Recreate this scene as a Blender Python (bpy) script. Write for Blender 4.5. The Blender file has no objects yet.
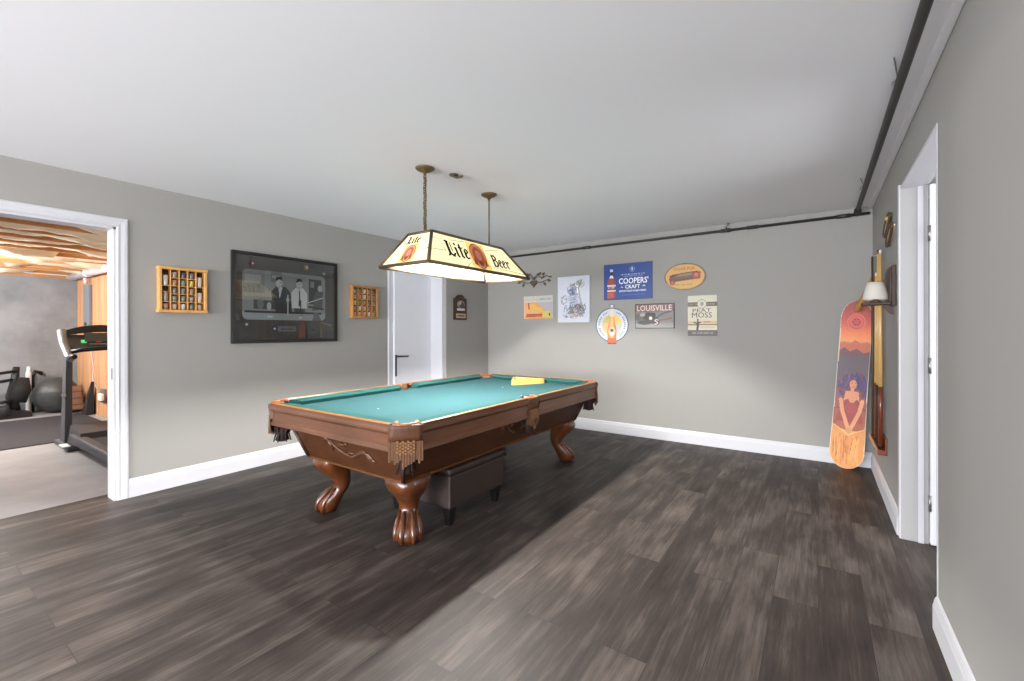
import bpy, bmesh, math, random
import numpy as np
from mathutils import Vector, Matrix
random.seed(7); rng = np.random.default_rng(7)
PI = math.pi
scn = bpy.context.scene
COL = scn.collection

# ------------------------------------------------------------------ dimensions
XL, XR, YB, ZC, YR = -4.30, 0.413, 5.20, 2.39, -7.0
XJ, YJ = -4.00, 4.30            # the stretch of left wall that steps in beyond the white door

# ------------------------------------------------------------------ materials
def lin(c):
    c = np.asarray(c, dtype=float) / 255.0
    return tuple(np.where(c <= 0.04045, c / 12.92, ((c + 0.055) / 1.055) ** 2.4))
MATS = {}
def mat(name, c=(128, 128, 128), rough=0.6, metal=0.0, coat=0.0, noise=0.0, nscale=20.0, bump=0.0, emit=0.0, spec=0.5, stretch=None):
    if name in MATS: return MATS[name]
    m = bpy.data.materials.new(name); m.use_nodes = True
    nt = m.node_tree; b = nt.nodes['Principled BSDF']
    L = lin(c)
    b.inputs['Base Color'].default_value = (*L, 1)
    b.inputs['Roughness'].default_value = rough
    b.inputs['Metallic'].default_value = metal
    b.inputs['Coat Weight'].default_value = coat
    b.inputs['Coat Roughness'].default_value = 0.15
    b.inputs['Specular IOR Level'].default_value = spec
    if emit:
        b.inputs['Emission Color'].default_value = (*L, 1); b.inputs['Emission Strength'].default_value = emit
    if noise or bump:
        tc = nt.nodes.new('ShaderNodeTexCoord'); mp = nt.nodes.new('ShaderNodeMapping')
        nt.links.new(tc.outputs['Object'], mp.inputs['Vector'])
        if stretch: mp.inputs['Scale'].default_value = stretch
        n = nt.nodes.new('ShaderNodeTexNoise'); n.inputs['Scale'].default_value = nscale
        n.inputs['Detail'].default_value = 6; n.inputs['Roughness'].default_value = 0.6
        nt.links.new(mp.outputs['Vector'], n.inputs['Vector'])
        if noise:
            r = nt.nodes.new('ShaderNodeValToRGB')
            r.color_ramp.elements[0].position = 0.3; r.color_ramp.elements[1].position = 0.7
            r.color_ramp.elements[0].color = (*[x * (1 - noise) for x in L], 1)
            r.color_ramp.elements[1].color = (*[min(1, x * (1 + noise)) for x in L], 1)
            nt.links.new(n.outputs['Fac'], r.inputs['Fac']); nt.links.new(r.outputs['Color'], b.inputs['Base Color'])
        if bump:
            bp = nt.nodes.new('ShaderNodeBump'); bp.inputs['Strength'].default_value = bump; bp.inputs['Distance'].default_value = 0.01
            nt.links.new(n.outputs['Fac'], bp.inputs['Height']); nt.links.new(bp.outputs['Normal'], b.inputs['Normal'])
    MATS[name] = m; return m

def paint_mat():
    m = bpy.data.materials.new('printed_paint'); m.use_nodes = True
    nt = m.node_tree; b = nt.nodes['Principled BSDF']; b.inputs['Roughness'].default_value = 0.45
    a = nt.nodes.new('ShaderNodeAttribute'); a.attribute_name = 'Col'
    nt.links.new(a.outputs['Color'], b.inputs['Base Color']); MATS['paint'] = m
paint_mat()

def floor_mat():
    m = bpy.data.materials.new('floor_planks'); m.use_nodes = True
    nt = m.node_tree; b = nt.nodes['Principled BSDF']; N = nt.nodes.new; K = nt.links.new
    tc = N('ShaderNodeTexCoord'); mp = N('ShaderNodeMapping'); mp.inputs['Rotation'].default_value = (0, 0, PI / 2)
    K(tc.outputs['Object'], mp.inputs['Vector'])
    br = N('ShaderNodeTexBrick'); br.offset = 0.37; br.offset_frequency = 2
    br.inputs['Color1'].default_value = (0.0, 0, 0, 1); br.inputs['Color2'].default_value = (1, 1, 1, 1); br.inputs['Mortar'].default_value = (0.5, .5, .5, 1)
    br.inputs['Scale'].default_value = 1; br.inputs['Brick Width'].default_value = 1.22; br.inputs['Row Height'].default_value = 0.178
    br.inputs['Mortar Size'].default_value = 0.0015; br.inputs['Mortar Smooth'].default_value = 0.3; br.inputs['Bias'].default_value = 0
    K(mp.outputs['Vector'], br.inputs['Vector'])
    # grain, stretched along the planks (object y) and shifted per plank
    mg = N('ShaderNodeMapping'); mg.inputs['Scale'].default_value = (26, 1.5, 1); K(tc.outputs['Object'], mg.inputs['Vector'])
    ad = N('ShaderNodeVectorMath'); ad.operation = 'ADD'; K(mg.outputs['Vector'], ad.inputs[0])
    sc = N('ShaderNodeVectorMath'); sc.operation = 'SCALE'; sc.inputs['Scale'].default_value = 37; K(br.outputs['Color'], sc.inputs[0]); K(sc.outputs['Vector'], ad.inputs[1])
    n1 = N('ShaderNodeTexNoise'); n1.inputs['Scale'].default_value = 1; n1.inputs['Detail'].default_value = 7; n1.inputs['Roughness'].default_value = 0.62; K(ad.outputs['Vector'], n1.inputs['Vector'])
    mg2 = N('ShaderNodeMapping'); mg2.inputs['Scale'].default_value = (8, 2.6, 1); K(tc.outputs['Object'], mg2.inputs['Vector'])
    ad2 = N('ShaderNodeVectorMath'); ad2.operation = 'ADD'; K(mg2.outputs['Vector'], ad2.inputs[0]); K(sc.outputs['Vector'], ad2.inputs[1])
    n2 = N('ShaderNodeTexNoise'); n2.inputs['Scale'].default_value = 1; n2.inputs['Detail'].default_value = 4; K(ad2.outputs['Vector'], n2.inputs['Vector'])
    def math_(op, a, b_, clamp=False):
        x = N('ShaderNodeMath'); x.operation = op; x.use_clamp = clamp
        for i, v in enumerate((a, b_)):
            if isinstance(v, (int, float)): x.inputs[i].default_value = v
            else: K(v, x.inputs[i])
        return x.outputs[0]
    mg3 = N('ShaderNodeMapping'); mg3.inputs['Scale'].default_value = (95, 4.5, 1); K(tc.outputs['Object'], mg3.inputs['Vector'])
    ad3 = N('ShaderNodeVectorMath'); ad3.operation = 'ADD'; K(mg3.outputs['Vector'], ad3.inputs[0]); K(sc.outputs['Vector'], ad3.inputs[1])
    n3 = N('ShaderNodeTexNoise'); n3.inputs['Scale'].default_value = 1; n3.inputs['Detail'].default_value = 4; n3.inputs['Roughness'].default_value = 0.7; K(ad3.outputs['Vector'], n3.inputs['Vector'])
    sb = N('ShaderNodeSeparateColor'); K(br.outputs['Color'], sb.inputs[0])
    v = math_('ADD', math_('ADD', math_('MULTIPLY', n1.outputs['Fac'], 0.55), math_('MULTIPLY', n3.outputs['Fac'], 0.45)), math_('MULTIPLY', n2.outputs['Fac'], 0.7))
    v = math_('ADD', v, math_('MULTIPLY', sb.outputs[0], 0.16))
    v = math_('SUBTRACT', v, 0.42)
    r = N('ShaderNodeValToRGB'); e = r.color_ramp.elements
    e[0].position = 0.22; e[0].color = (*lin((39, 34, 32)), 1); e[1].position = 0.82; e[1].color = (*lin((104, 95, 88)), 1)
    x = r.color_ramp.elements.new(0.5); x.color = (*lin((63, 56, 52)), 1)
    K(v, r.inputs['Fac'])
    mx = N('ShaderNodeMixRGB'); mx.inputs['Color2'].default_value = (*lin((45, 41, 40)), 1); K(math_('MULTIPLY', br.outputs['Fac'], 0.75), mx.inputs['Fac']); K(r.outputs['Color'], mx.inputs['Color1'])
    K(mx.outputs['Color'], b.inputs['Base Color'])
    b.inputs['Roughness'].default_value = 0.5; b.inputs['Specular IOR Level'].default_value = 0.2
    bp = N('ShaderNodeBump'); bp.inputs['Strength'].default_value = 0.12; bp.inputs['Distance'].default_value = 0.004
    K(math_('SUBTRACT', v, math_('MULTIPLY', br.outputs['Fac'], 1.0)), bp.inputs['Height']); K(bp.outputs['Normal'], b.inputs['Normal'])
    MATS['floor'] = m
floor_mat()

def glow_glass(name, c, trans=0.5):
    m = bpy.data.materials.new(name); m.use_nodes = True
    nt = m.node_tree; out = nt.nodes['Material Output']; nt.nodes.remove(nt.nodes['Principled BSDF'])
    d = nt.nodes.new('ShaderNodeBsdfDiffuse'); t = nt.nodes.new('ShaderNodeBsdfTranslucent'); x = nt.nodes.new('ShaderNodeMixShader')
    d.inputs['Color'].default_value = (*lin(c), 1); t.inputs['Color'].default_value = (*lin(c), 1); x.inputs['Fac'].default_value = trans
    nt.links.new(d.outputs[0], x.inputs[1]); nt.links.new(t.outputs[0], x.inputs[2]); nt.links.new(x.outputs[0], out.inputs['Surface'])
    MATS[name] = m; return m

def picture_glass():
    m = bpy.data.materials.new('picture_glass'); m.use_nodes = True
    nt = m.node_tree; out = nt.nodes['Material Output']; nt.nodes.remove(nt.nodes['Principled BSDF'])
    t = nt.nodes.new('ShaderNodeBsdfTransparent'); g = nt.nodes.new('ShaderNodeBsdfGlossy'); g.inputs['Roughness'].default_value = 0.02
    f = nt.nodes.new('ShaderNodeFresnel'); f.inputs['IOR'].default_value = 1.6; x = nt.nodes.new('ShaderNodeMixShader')
    nt.links.new(f.outputs[0], x.inputs['Fac']); nt.links.new(t.outputs[0], x.inputs[1]); nt.links.new(g.outputs[0], x.inputs[2]); nt.links.new(x.outputs[0], out.inputs['Surface'])
    MATS['picture_glass'] = m
picture_glass()

W_ = (1, 1, 1)
mat('wall', (154, 152, 147), 0.75, bump=0.02, nscale=150)
mat('ceiling', (242, 242, 244), 0.8, bump=0.02, nscale=120)
mat('trim', (203, 203, 207), 0.4)
mat('jamb_shaded', (165, 165, 164), 0.45)  # white jamb trim, darkened in colour for the dimmer light on it
mat('door_white', (226, 227, 233), 0.4)
mat('concrete_floor', (150, 148, 150), 0.7, noise=0.12, nscale=2.5)
mat('concrete', (138, 142, 147), 0.85, noise=0.22, nscale=2.2, bump=0.1)
mat('plywood', (204, 152, 110), 0.7, noise=0.2, nscale=1.2, stretch=(9, 3, 0.8))
mat('joist', (186, 136, 86), 0.8, noise=0.25, nscale=2, stretch=(8, 1, 8))
mat('kraft', (244, 230, 204), 0.6, noise=0.18, nscale=3.5, bump=0.5)
mat('subfloor', (150, 105, 62), 0.8, noise=0.2, nscale=4)
mat('wood', (96, 58, 34), 0.38, coat=0.35, noise=0.34, nscale=2.2, stretch=(10, 1.3, 10))
mat('wood_end', (92, 56, 34), 0.38, coat=0.35, noise=0.34, nscale=2.2, stretch=(1.3, 10, 10))
mat('wood_cabinet', (72, 40, 18), 0.4, coat=0.3, noise=0.3, nscale=2.2, stretch=(4, 1.5, 8))
mat('wood_leg', (92, 50, 24), 0.28, coat=0.6, noise=0.28, nscale=6, stretch=(3, 3, 0.8))
mat('wood_carving', (104, 66, 36), 0.4, coat=0.3)
mat('wood_dark', (58, 36, 24), 0.5)
mat('wood_relief', (84, 50, 25), 0.4, coat=0.3)
mat('wood_gold', (150, 96, 46), 0.4, coat=0.2, noise=0.15, nscale=3, stretch=(8, 1, 8))
mat('felt', (55, 89, 93), 0.95, noise=0.03, nscale=300, spec=0.1)
mat('felt_rail', (42, 86, 84), 0.95, spec=0.1)
mat('leather', (84, 50, 28), 0.5, noise=0.2, nscale=40)
mat('leather_collar', (150, 92, 50), 0.5, noise=0.15, nscale=40)
mat('leather_dark', (44, 27, 22), 0.6, noise=0.2, nscale=60)
mat('fringe', (98, 64, 36), 0.7, noise=0.2, nscale=60)
mat('fringe_gold', (132, 92, 54), 0.7, noise=0.25, nscale=60)
mat('brown_leather', (50, 38, 32), 0.55, noise=0.1, nscale=60, bump=0.1)
mat('black_wood', (20, 18, 18), 0.4)
mat('black', (24, 24, 26), 0.5)
mat('black_matte', (30, 30, 33), 0.8)
mat('pipe_black', (52, 50, 49), 0.5, noise=0.15, nscale=30)
mat('steel', (150, 150, 150), 0.35, metal=0.8)
mat('lamp_frame', (84, 70, 50), 0.45, metal=0.4, noise=0.15, nscale=30)
mat('brass', (112, 94, 64), 0.42, metal=0.6, noise=0.15, nscale=30)
mat('bronze_dark', (92, 78, 60), 0.5, metal=0.3)
mat('bronze_light', (190, 164, 134), 0.5, metal=0.2, noise=0.2, nscale=40)
mat('white', (236, 236, 236), 0.5)
mat('inner_white', (245, 243, 238), 0.6)
mat('bulb', (255, 252, 248), 0.4, emit=2450.0)
mat('frame_black', (28, 27, 27), 0.35)
mat('mat_board', (104, 102, 100), 0.9, spec=0.1)
mat('pine', (214, 160, 92), 0.5, noise=0.15, nscale=4, stretch=(3, 3, 3))
mat('pine_dark', (176, 124, 66), 0.5, noise=0.15, nscale=4)
mat('dark_back', (52, 36, 26), 0.8)
mat('lead', (62, 54, 40), 0.6)
glow_glass('shade_glass', (253, 247, 224), 0.78)
glow_glass('shade_glass_gold', (240, 214, 158), 0.6)
glow_glass('shade_red', (232, 140, 104), 0.6)
glow_glass('shade_pink', (244, 204, 176), 0.6)
glow_glass('shade_brown', (170, 116, 76), 0.5)
glow_glass('shade_black', (30, 28, 26), 0.2)
glow_glass('fabric_shade', (244, 240, 232), 0.4)
mat('sign_white', (236, 238, 242), 0.5)
mat('sign_dark', (50, 42, 38), 0.5)
mat('sign_pink', (232, 206, 200), 0.5)
mat('sign_brown', (110, 68, 32), 0.5)
mat('upright_grey', (74, 76, 80), 0.5)
mat('metal_grey', (128, 136, 146), 0.5, metal=0.2)
mat('rubber_grey', (62, 64, 66), 0.45)
mat('mat_rubber', (44, 44, 50), 0.85, noise=0.1, nscale=60)
mat('tread_grey', (52, 52, 58), 0.6)
mat('silver', (140, 142, 147), 0.35, metal=0.5)
mat('red', (190, 70, 60), 0.5)
mat('green_glow', (90, 210, 120), 0.5, emit=0.6)
mat('screen', (70, 78, 76), 0.3)
mat('pvc', (218, 212, 216), 0.45)
mat('cardboard', (116, 80, 62), 0.7, noise=0.15, nscale=20)
mat('cue_maple', (214, 170, 100), 0.3, coat=0.5)
mat('cue_butt', (112, 52, 28), 0.3, coat=0.5)
mat('cue_black', (30, 24, 22), 0.3, coat=0.4)
mat('yellow_wood', (226, 184, 96), 0.35, coat=0.3, noise=0.08, nscale=8)
mat('chalk', (70, 96, 120), 0.9)
for i, c in enumerate([(150, 132, 122), (196, 186, 178), (112, 110, 108), (206, 176, 60), (120, 128, 112), (170, 120, 92), (72, 76, 92), (184, 150, 128)]):
    mat('glass_%d' % i, c, 0.15, coat=0.6)

# ------------------------------------------------------------------ mesh builder
ORG = {}
class MB:
    def __init__(s, M=None):
        s.bm = bmesh.new(); s.M = M or Matrix.Identity(4); s.mats = []; s.col = s.bm.loops.layers.float_color.new('Col')
    def mi(s, m):
        if m not in s.mats: s.mats.append(m)
        return s.mats.index(m)
    def v(s, p): return s.bm.verts.new(s.M @ Vector(p))
    def f(s, vs, m, smooth=False):
        try: fc = s.bm.faces.new(vs)
        except ValueError: return None
        fc.material_index = s.mi(m); fc.smooth = smooth; return fc
    def face(s, pts, m): return s.f([s.v(p) for p in pts], m)
    def box(s, x0, x1, y0, y1, z0, z1, m, bev=0.0):
        vs = [s.v((x, y, z)) for z in (z0, z1) for y in (y0, y1) for x in (x0, x1)]
        fs = [s.f([vs[i] for i in q], m) for q in ((0, 2, 3, 1), (4, 5, 7, 6), (0, 1, 5, 4), (2, 6, 7, 3), (1, 3, 7, 5), (0, 4, 6, 2))]
        if bev:
            es = list({e for f_ in fs for e in f_.edges})
            bmesh.ops.bevel(s.bm, geom=es, offset=bev, segments=2, affect='EDGES', profile=0.5, material=-1)
    def hexa(s, lo, hi, m):            # two quads lo, hi (4 points each)
        a = [s.v(p) for p in lo]; b = [s.v(p) for p in hi]
        s.f(a[::-1], m); s.f(b, m)
        for i in range(4): s.f([a[i], a[(i + 1) % 4], b[(i + 1) % 4], b[i]], m)
    def prism(s, pts, n0, n1, m, m2=None):     # 2D outline (counter-clockwise), from n0 to n1 along local z
        a = [s.v((p[0], p[1], n0)) for p in pts]; b = [s.v((p[0], p[1], n1)) for p in pts]; k = len(pts)
        fs = [s.f(a[::-1], m), s.f(b, m2 or m)]
        for i in range(k): s.f([a[i], a[(i + 1) % k], b[(i + 1) % k], b[i]], m)
        if k > 4: bmesh.ops.triangulate(s.bm, faces=[x for x in fs if x])
    def poly(s, pts, n, m):
        fc = s.f([s.v((p[0], p[1], n)) for p in pts], m)
        if fc and len(pts) > 4: bmesh.ops.triangulate(s.bm, faces=[fc])
    def ring(s, rings, m, close=True, caps=True, smooth=True):   # rings of equal-length point lists
        R = [[s.v(p) for p in r] for r in rings]
        n = len(R[0])
        for a, b in zip(R, R[1:]):
            for i in range(n if close else n - 1): s.f([a[i], a[(i + 1) % n], b[(i + 1) % n], b[i]], m, smooth)
        if caps and close: s.f(R[0][::-1], m); s.f(R[-1], m)
    def lathe(s, prof, m, c=(0, 0, 0), n=20, caps=True, smooth=True):
        s.ring([[(c[0] + r * math.cos(2 * PI * i / n), c[1] + r * math.sin(2 * PI * i / n), c[2] + z) for i in range(n)] for r, z in prof], m, caps=caps, smooth=smooth)
    def tube(s, path, r, m, n=8, caps=True, flat=1.0):
        P = [Vector(p) for p in path]; rs = r if isinstance(r, (list, tuple)) else [r] * len(P)
        rings = []; up = None
        for i, p in enumerate(P):
            t = (P[min(i + 1, len(P) - 1)] - P[max(i - 1, 0)]).normalized()
            if up is None: up = Vector((0, 0, 1)) if abs(t.z) < 0.9 else Vector((1, 0, 0))
            x = t.cross(up).normalized(); y = x.cross(t).normalized(); up = y
            rings.append([p + rs[i] * (math.cos(2 * PI * k / n) * x + flat * math.sin(2 * PI * k / n) * y) for k in range(n)])
        s.ring(rings, m, caps=caps)
    def torus(s, c, R, r, m, ax=(0, 0, 1), n=18, k=8, sx=1.0, xa=None):
        A = Vector(ax).normalized(); x = Vector(xa).normalized() if xa else A.orthogonal().normalized(); y = A.cross(x)
        pts = [[Vector(c) + x * sx * (R + r * math.cos(2 * PI * j / k)) * math.cos(2 * PI * i / n) + y * (R + r * math.cos(2 * PI * j / k)) * math.sin(2 * PI * i / n) + A * r * math.sin(2 * PI * j / k) for j in range(k)] for i in range(n)]
        pts.append(pts[0]); s.ring(pts, m, caps=False)
    def ball(s, c, r, m, n=16, k=10, sc=(1, 1, 1)):
        rings = []
        for j in range(k + 1):
            a = -PI / 2 + PI * j / k; rr = max(math.cos(a), 1e-3)
            rings.append([(c[0] + sc[0] * r * rr * math.cos(2 * PI * i / n), c[1] + sc[1] * r * rr * math.sin(2 * PI * i / n), c[2] + sc[2] * r * math.sin(a)) for i in range(n)])
        s.ring(rings, m)
    def extr(s, prof, p0, p1, out, m, k0=0.0, k1=0.0, up=(0, 0, 1)):   # profile (o, z) swept from p0 to p1; ends slide by k*o
        p0, p1, out, up = Vector(p0), Vector(p1), Vector(out), Vector(up); d = (p1 - p0).normalized()
        A = [p0 + out * o + up * z + d * k0 * o for o, z in prof]; B = [p1 + out * o + up * z - d * k1 * o for o, z in prof]
        a = [s.v(p) for p in A]; b = [s.v(p) for p in B]; k = len(prof)
        fs = [s.f(a[::-1], m), s.f(b, m)]
        for i in range(k): s.f([a[i], a[(i + 1) % k], b[(i + 1) % k], b[i]], m)
        bmesh.ops.triangulate(s.bm, faces=[x for x in fs if x and len(x.verts) > 4])
    def paint(s, cv, u0, v0, n):
        H, Wd = cv.a.shape[:2]; r = cv.r; vt = {}; k = s.mi('paint')
        def gv(i, j):
            if (i, j) not in vt: vt[(i, j)] = s.v((u0 + i * r, v0 + j * r, n + (cv.bend(j * r) if cv.bend else 0)))
            return vt[(i, j)]
        L = np.where(cv.a <= 0.04045, cv.a / 12.92, ((cv.a + 0.055) / 1.055) ** 2.4)
        for j in range(H):
            i = 0
            while i < Wd:
                if not cv.m[j, i]: i += 1; continue
                e = i + 1
                while e < Wd and cv.m[j, e] and e - i < 12 and np.abs(cv.a[j, e] - cv.a[j, i]).max() < 0.02: e += 1
                q = s.bm.faces.new((gv(i, j), gv(e, j), gv(e, j + 1), gv(i, j + 1))) if not cv.solo else s.bm.faces.new([s.v((u0 + x * r, v0 + y * r, n + (cv.bend(y * r) if cv.bend else 0))) for x, y in ((i, j), (e, j), (e, j + 1), (i, j + 1))])
                q.material_index = k
                c = (*L[j, i], 1)
                for lp in q.loops: lp[s.col] = c
                i = e
    def text(s, body, u, v, h, m, n, bold=0.0, width=None, align='CENTER', shear=0.0):
        verts, polys = glyphs(body, bold)
        if not verts: return
        xs = [p[0] for p in verts]; ys = [p[1] for p in verts]
        x0, x1, y0, y1 = min(xs), max(xs), min(ys), max(ys); k = h / (y1 - y0); kx = k if width is None else width / (x1 - x0)
        ox = {'CENTER': -(x0 + x1) / 2, 'LEFT': -x0}[align]
        vs = [s.v((u + (p[0] + ox) * kx + shear * (p[1] - y0) * k, v + (p[1] - y0) * k, n)) for p in verts]
        for q in polys: s.f([vs[i] for i in q], m)
    def build(s, name, parent=None, loc=None, **props):
        s.bm.normal_update()
        bmesh.ops.recalc_face_normals(s.bm, faces=[f for f in s.bm.faces if f.is_valid]) if s.fix else None
        me = bpy.data.meshes.new(name)
        o = ORG[parent.name] if parent is not None else Vector(loc or (0, 0, 0))
        bmesh.ops.translate(s.bm, verts=s.bm.verts, vec=-o)
        s.bm.to_mesh(me); s.bm.free()
        for m in s.mats: me.materials.append(MATS[m])
        ob = bpy.data.objects.new(name, me); COL.objects.link(ob)
        if parent is not None: ob.parent = parent
        else: ob.location = o
        ORG[ob.name] = o
        for k, val in props.items(): ob[k] = val
        return ob
    fix = True

GL = {}
def glyphs(body, bold):
    if (body, bold) in GL: return GL[(body, bold)]
    cu = bpy.data.curves.new('lettering', 'FONT'); cu.body = body; cu.offset = bold; cu.resolution_u = 2
    o = bpy.data.objects.new('lettering', cu); COL.objects.link(o)
    bpy.context.view_layer.update(); dg = bpy.context.evaluated_depsgraph_get()
    me = o.evaluated_get(dg).to_mesh()
    r = ([tuple(v.co) for v in me.vertices], [tuple(p.vertices) for p in me.polygons])
    o.evaluated_get(dg).to_mesh_clear(); bpy.data.objects.remove(o); bpy.data.curves.remove(cu)
    GL[(body, bold)] = r; return r

def empty(name, loc, **props):
    o = bpy.data.objects.new(name, None); COL.objects.link(o); o.location = loc; o.empty_display_size = 0.1
    ORG[o.name] = Vector(loc)
    for k, val in props.items(): o[k] = val
    return o
def frame(o, U, V):
    U, V = Vector(U), Vector(V); N = U.cross(V)
    M = Matrix((U, V, N)).transposed().to_4x4(); M.translation = Vector(o); return M
def on_back(x, z, y=YB): return frame((x, y, z), (1, 0, 0), (0, 0, 1))
def on_left(y, z, x=XL): return frame((x, y, z), (0, 1, 0), (0, 0, 1))
def on_right(y, z, x=XR): return frame((x, y, z), (0, -1, 0), (0, 0, 1))
def struct(name, mb, **kw): return mb.build(name, kind='structure', **kw)
def copy_tree(o, parent=None):
    c = o.copy(); COL.objects.link(c)
    if parent is not None: c.parent = parent
    for ch in list(o.children): copy_tree(ch, c)
    return c
def ell(cx, cy, a, b, n=40, t0=0, t1=2 * PI): return [(cx + a * math.cos(t0 + (t1 - t0) * i / n), cy + b * math.sin(t0 + (t1 - t0) * i / n)) for i in range(n if t1 - t0 > 6.28 else n + 1)]

class Canvas:                      # a little raster for printed pictures; one mesh face per run of equal colour
    def __init__(s, w, h, r, c=(255, 255, 255)):
        s.w, s.h, s.r = w, h, r; nx, ny = int(round(w / r)), int(round(h / r))
        s.X, s.Y = np.meshgrid((np.arange(nx) + .5) * r, (np.arange(ny) + .5) * r)
        s.a = np.ones((ny, nx, 3)) * np.array(c) / 255; s.m = np.ones((ny, nx), bool); s.bend = None; s.solo = True
    def put(s, mk, c, k=1.0):
        s.a[mk] = s.a[mk] * (1 - k) + np.array(c) / 255 * k
    def rect(s, x0, x1, y0, y1, c, k=1.0): s.put((s.X >= x0) & (s.X < x1) & (s.Y >= y0) & (s.Y < y1), c, k)
    def emask(s, cx, cy, a, b, rot=0.0):
        x, y = s.X - cx, s.Y - cy; cr, sr = math.cos(rot), math.sin(rot)
        return ((x * cr + y * sr) / a) ** 2 + ((-x * sr + y * cr) / b) ** 2 <= 1
    def ell(s, cx, cy, a, b, c, rot=0.0, k=1.0): s.put(s.emask(cx, cy, a, b, rot), c, k)
    def pmask(s, pts):
        r = np.zeros(s.X.shape, bool)
        for (x0, y0), (x1, y1) in zip(pts, pts[1:] + pts[:1]):
            if y0 == y1: continue
            cnd = ((y0 > s.Y) != (y1 > s.Y)) & (s.X < (x1 - x0) * (s.Y - y0) / (y1 - y0) + x0); r ^= cnd
        return r
    def poly(s, pts, c, k=1.0): s.put(s.pmask(pts), c, k)
    def line(s, pts, w, c, k=1.0):
        mk = np.zeros(s.X.shape, bool)
        for (x0, y0), (x1, y1) in zip(pts, pts[1:]):
            dx, dy = x1 - x0, y1 - y0; L = dx * dx + dy * dy + 1e-12
            t = np.clip(((s.X - x0) * dx + (s.Y - y0) * dy) / L, 0, 1)
            mk |= (s.X - x0 - t * dx) ** 2 + (s.Y - y0 - t * dy) ** 2 <= (w / 2) ** 2
        s.put(mk, c, k)
    def grad(s, mk, stops):          # vertical colour stops (y, colour)
        ys = [q[0] for q in stops]
        for ch in range(3): s.a[..., ch] = np.where(mk, np.interp(s.Y, ys, [q[1][ch] / 255 for q in stops]), s.a[..., ch])
    def words(s, x0, x1, y, h, c, seed=1, k=1.0):     # a line of lettering too small to read in the photograph
        r = random.Random(seed); x = x0
        while x < x1:
            wl = r.uniform(2, 5) * h * 0.8; e = min(x + wl, x1)
            while x < e - h * 0.3:
                cw = h * 0.5; s.rect(x, x + cw, y, y + h * r.choice((0.8, 1, 1)), c, k); s.rect(x + cw * .4, x + cw * .7, y + h * .2, y + h * .5, c, -0.35 * k if False else 0.0); x += h * 0.72
            x = e + h * 0.6

# ================================================================== SETTING
m = MB(); m.box(XL - 0.22, 2.2, YR - 0.1, YB + 0.1, -0.1, 0.0, 'floor'); struct('floor', m)
m = MB(); m.box(-10.3, XL - 0.22, -1.7, 2.2, -0.1, -0.003, 'concrete_floor'); struct('floor_gym', m)
m = MB(); m.box(XL - 0.14, 2.2, YR - 0.1, YB + 0.1, ZC, ZC + 0.1, 'ceiling'); struct('ceiling', m)

GY0, GY1, GZ = 0.11, 1.05, 2.035       # doorway to the exercise room
DY0, DZ = 3.66, 2.04                   # white door
T = 0.14
LY0, LY1 = -5.4, -2.2  # unseen opening in the left wall, added for fill light
m = MB()
m.box(XL - T, XL, YR - .1, LY0, 0, ZC, 'wall'); m.box(XL - T, XL, LY0, LY1, 0, .5, 'wall'); m.box(XL - T, XL, LY0, LY1, 2.2, ZC, 'wall'); m.box(XL - T, XL, LY1, GY0, 0, ZC, 'wall'); m.box(XL - T, XL, GY0, GY1, GZ, ZC, 'wall')
m.box(XL - T, XL, GY1, DY0, 0, ZC, 'wall'); m.box(XL - T, XL, DY0, YJ, DZ, ZC, 'wall')
m.box(XL - T, XJ, YJ, YB + .1, 0, ZC, 'wall')
struct('wall_left', m)
m = MB(); m.box(XJ, 2.2, YB, YB + 0.1, 0, ZC, 'wall'); struct('wall_back', m)
SY0, SY1, SZ0, SZ1 = -4.6, -1.2, .5, 2.2   # unseen side opening behind the camera, added to let fill light in
RY0, RY1, RZ = 2.56, 3.54, 2.125        # doorway in the right wall
m = MB(); m.box(XR, XR + .12, YR - .1, SY0, 0, ZC, 'wall'); m.box(XR, XR + .12, SY0, SY1, 0, SZ0, 'wall'); m.box(XR, XR + .12, SY0, SY1, SZ1, ZC, 'wall'); m.box(XR, XR + .12, SY1, RY0, 0, ZC, 'wall'); m.box(XR, XR + .12, RY0, RY1, RZ, ZC, 'wall'); m.box(XR, XR + .12, RY1, YB, 0, ZC, 'wall')
struct('wall_right', m)
# rear wall behind the camera, with a wide unseen opening added for fill light
WX0, WX1, WZ0, WZ1 = -4.1, 0.2, 0.12, 2.3
m = MB(); m.box(XL, WX0, YR - .1, YR, 0, ZC, 'wall'); m.box(WX1, XR, YR - .1, YR, 0, ZC, 'wall'); m.box(WX0, WX1, YR - .1, YR, WZ1, ZC, 'wall'); m.box(WX0, WX1, YR - .1, YR, 0, WZ0, 'wall')
struct('wall_rear', m)
m = MB()
for a, b, c, d in ((WX0, WX1, WZ0, WZ0 + .07), (WX0, WX1, WZ1 - .07, WZ1), (WX0, WX0 + .07, WZ0, WZ1), (WX1 - .07, WX1, WZ0, WZ1), (-2.05, -1.95, WZ0, WZ1)): m.box(a, b, YR - .08, YR - .02, c, d, 'trim')
struct('fill_window_1', m)  # unseen frame around the added rear opening
m = MB()
for a, b, c, d in ((SY0, SY1, SZ0, SZ0 + .07), (SY0, SY1, SZ1 - .07, SZ1), (SY0, SY0 + .07, SZ0, SZ1), (SY1 - .07, SY1, SZ0, SZ1), (-2.95, -2.88, SZ0, SZ1)): m.box(XR + .02, XR + .08, a, b, c, d, 'trim')
struct('fill_window_2', m)  # unseen frame, added with the fill lamp in the right wall
m = MB()
for a, b, c, d in ((LY0, LY1, .5, .57), (LY0, LY1, 2.13, 2.2), (LY0, LY0 + .07, .5, 2.2), (LY1 - .07, LY1, .5, 2.2), (-3.83, -3.77, .5, 2.2)): m.box(XL - .10, XL - .03, a, b, c, d, 'trim')
struct('fill_window_3', m)  # unseen frame, added with the fill lamp in the left wall
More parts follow.
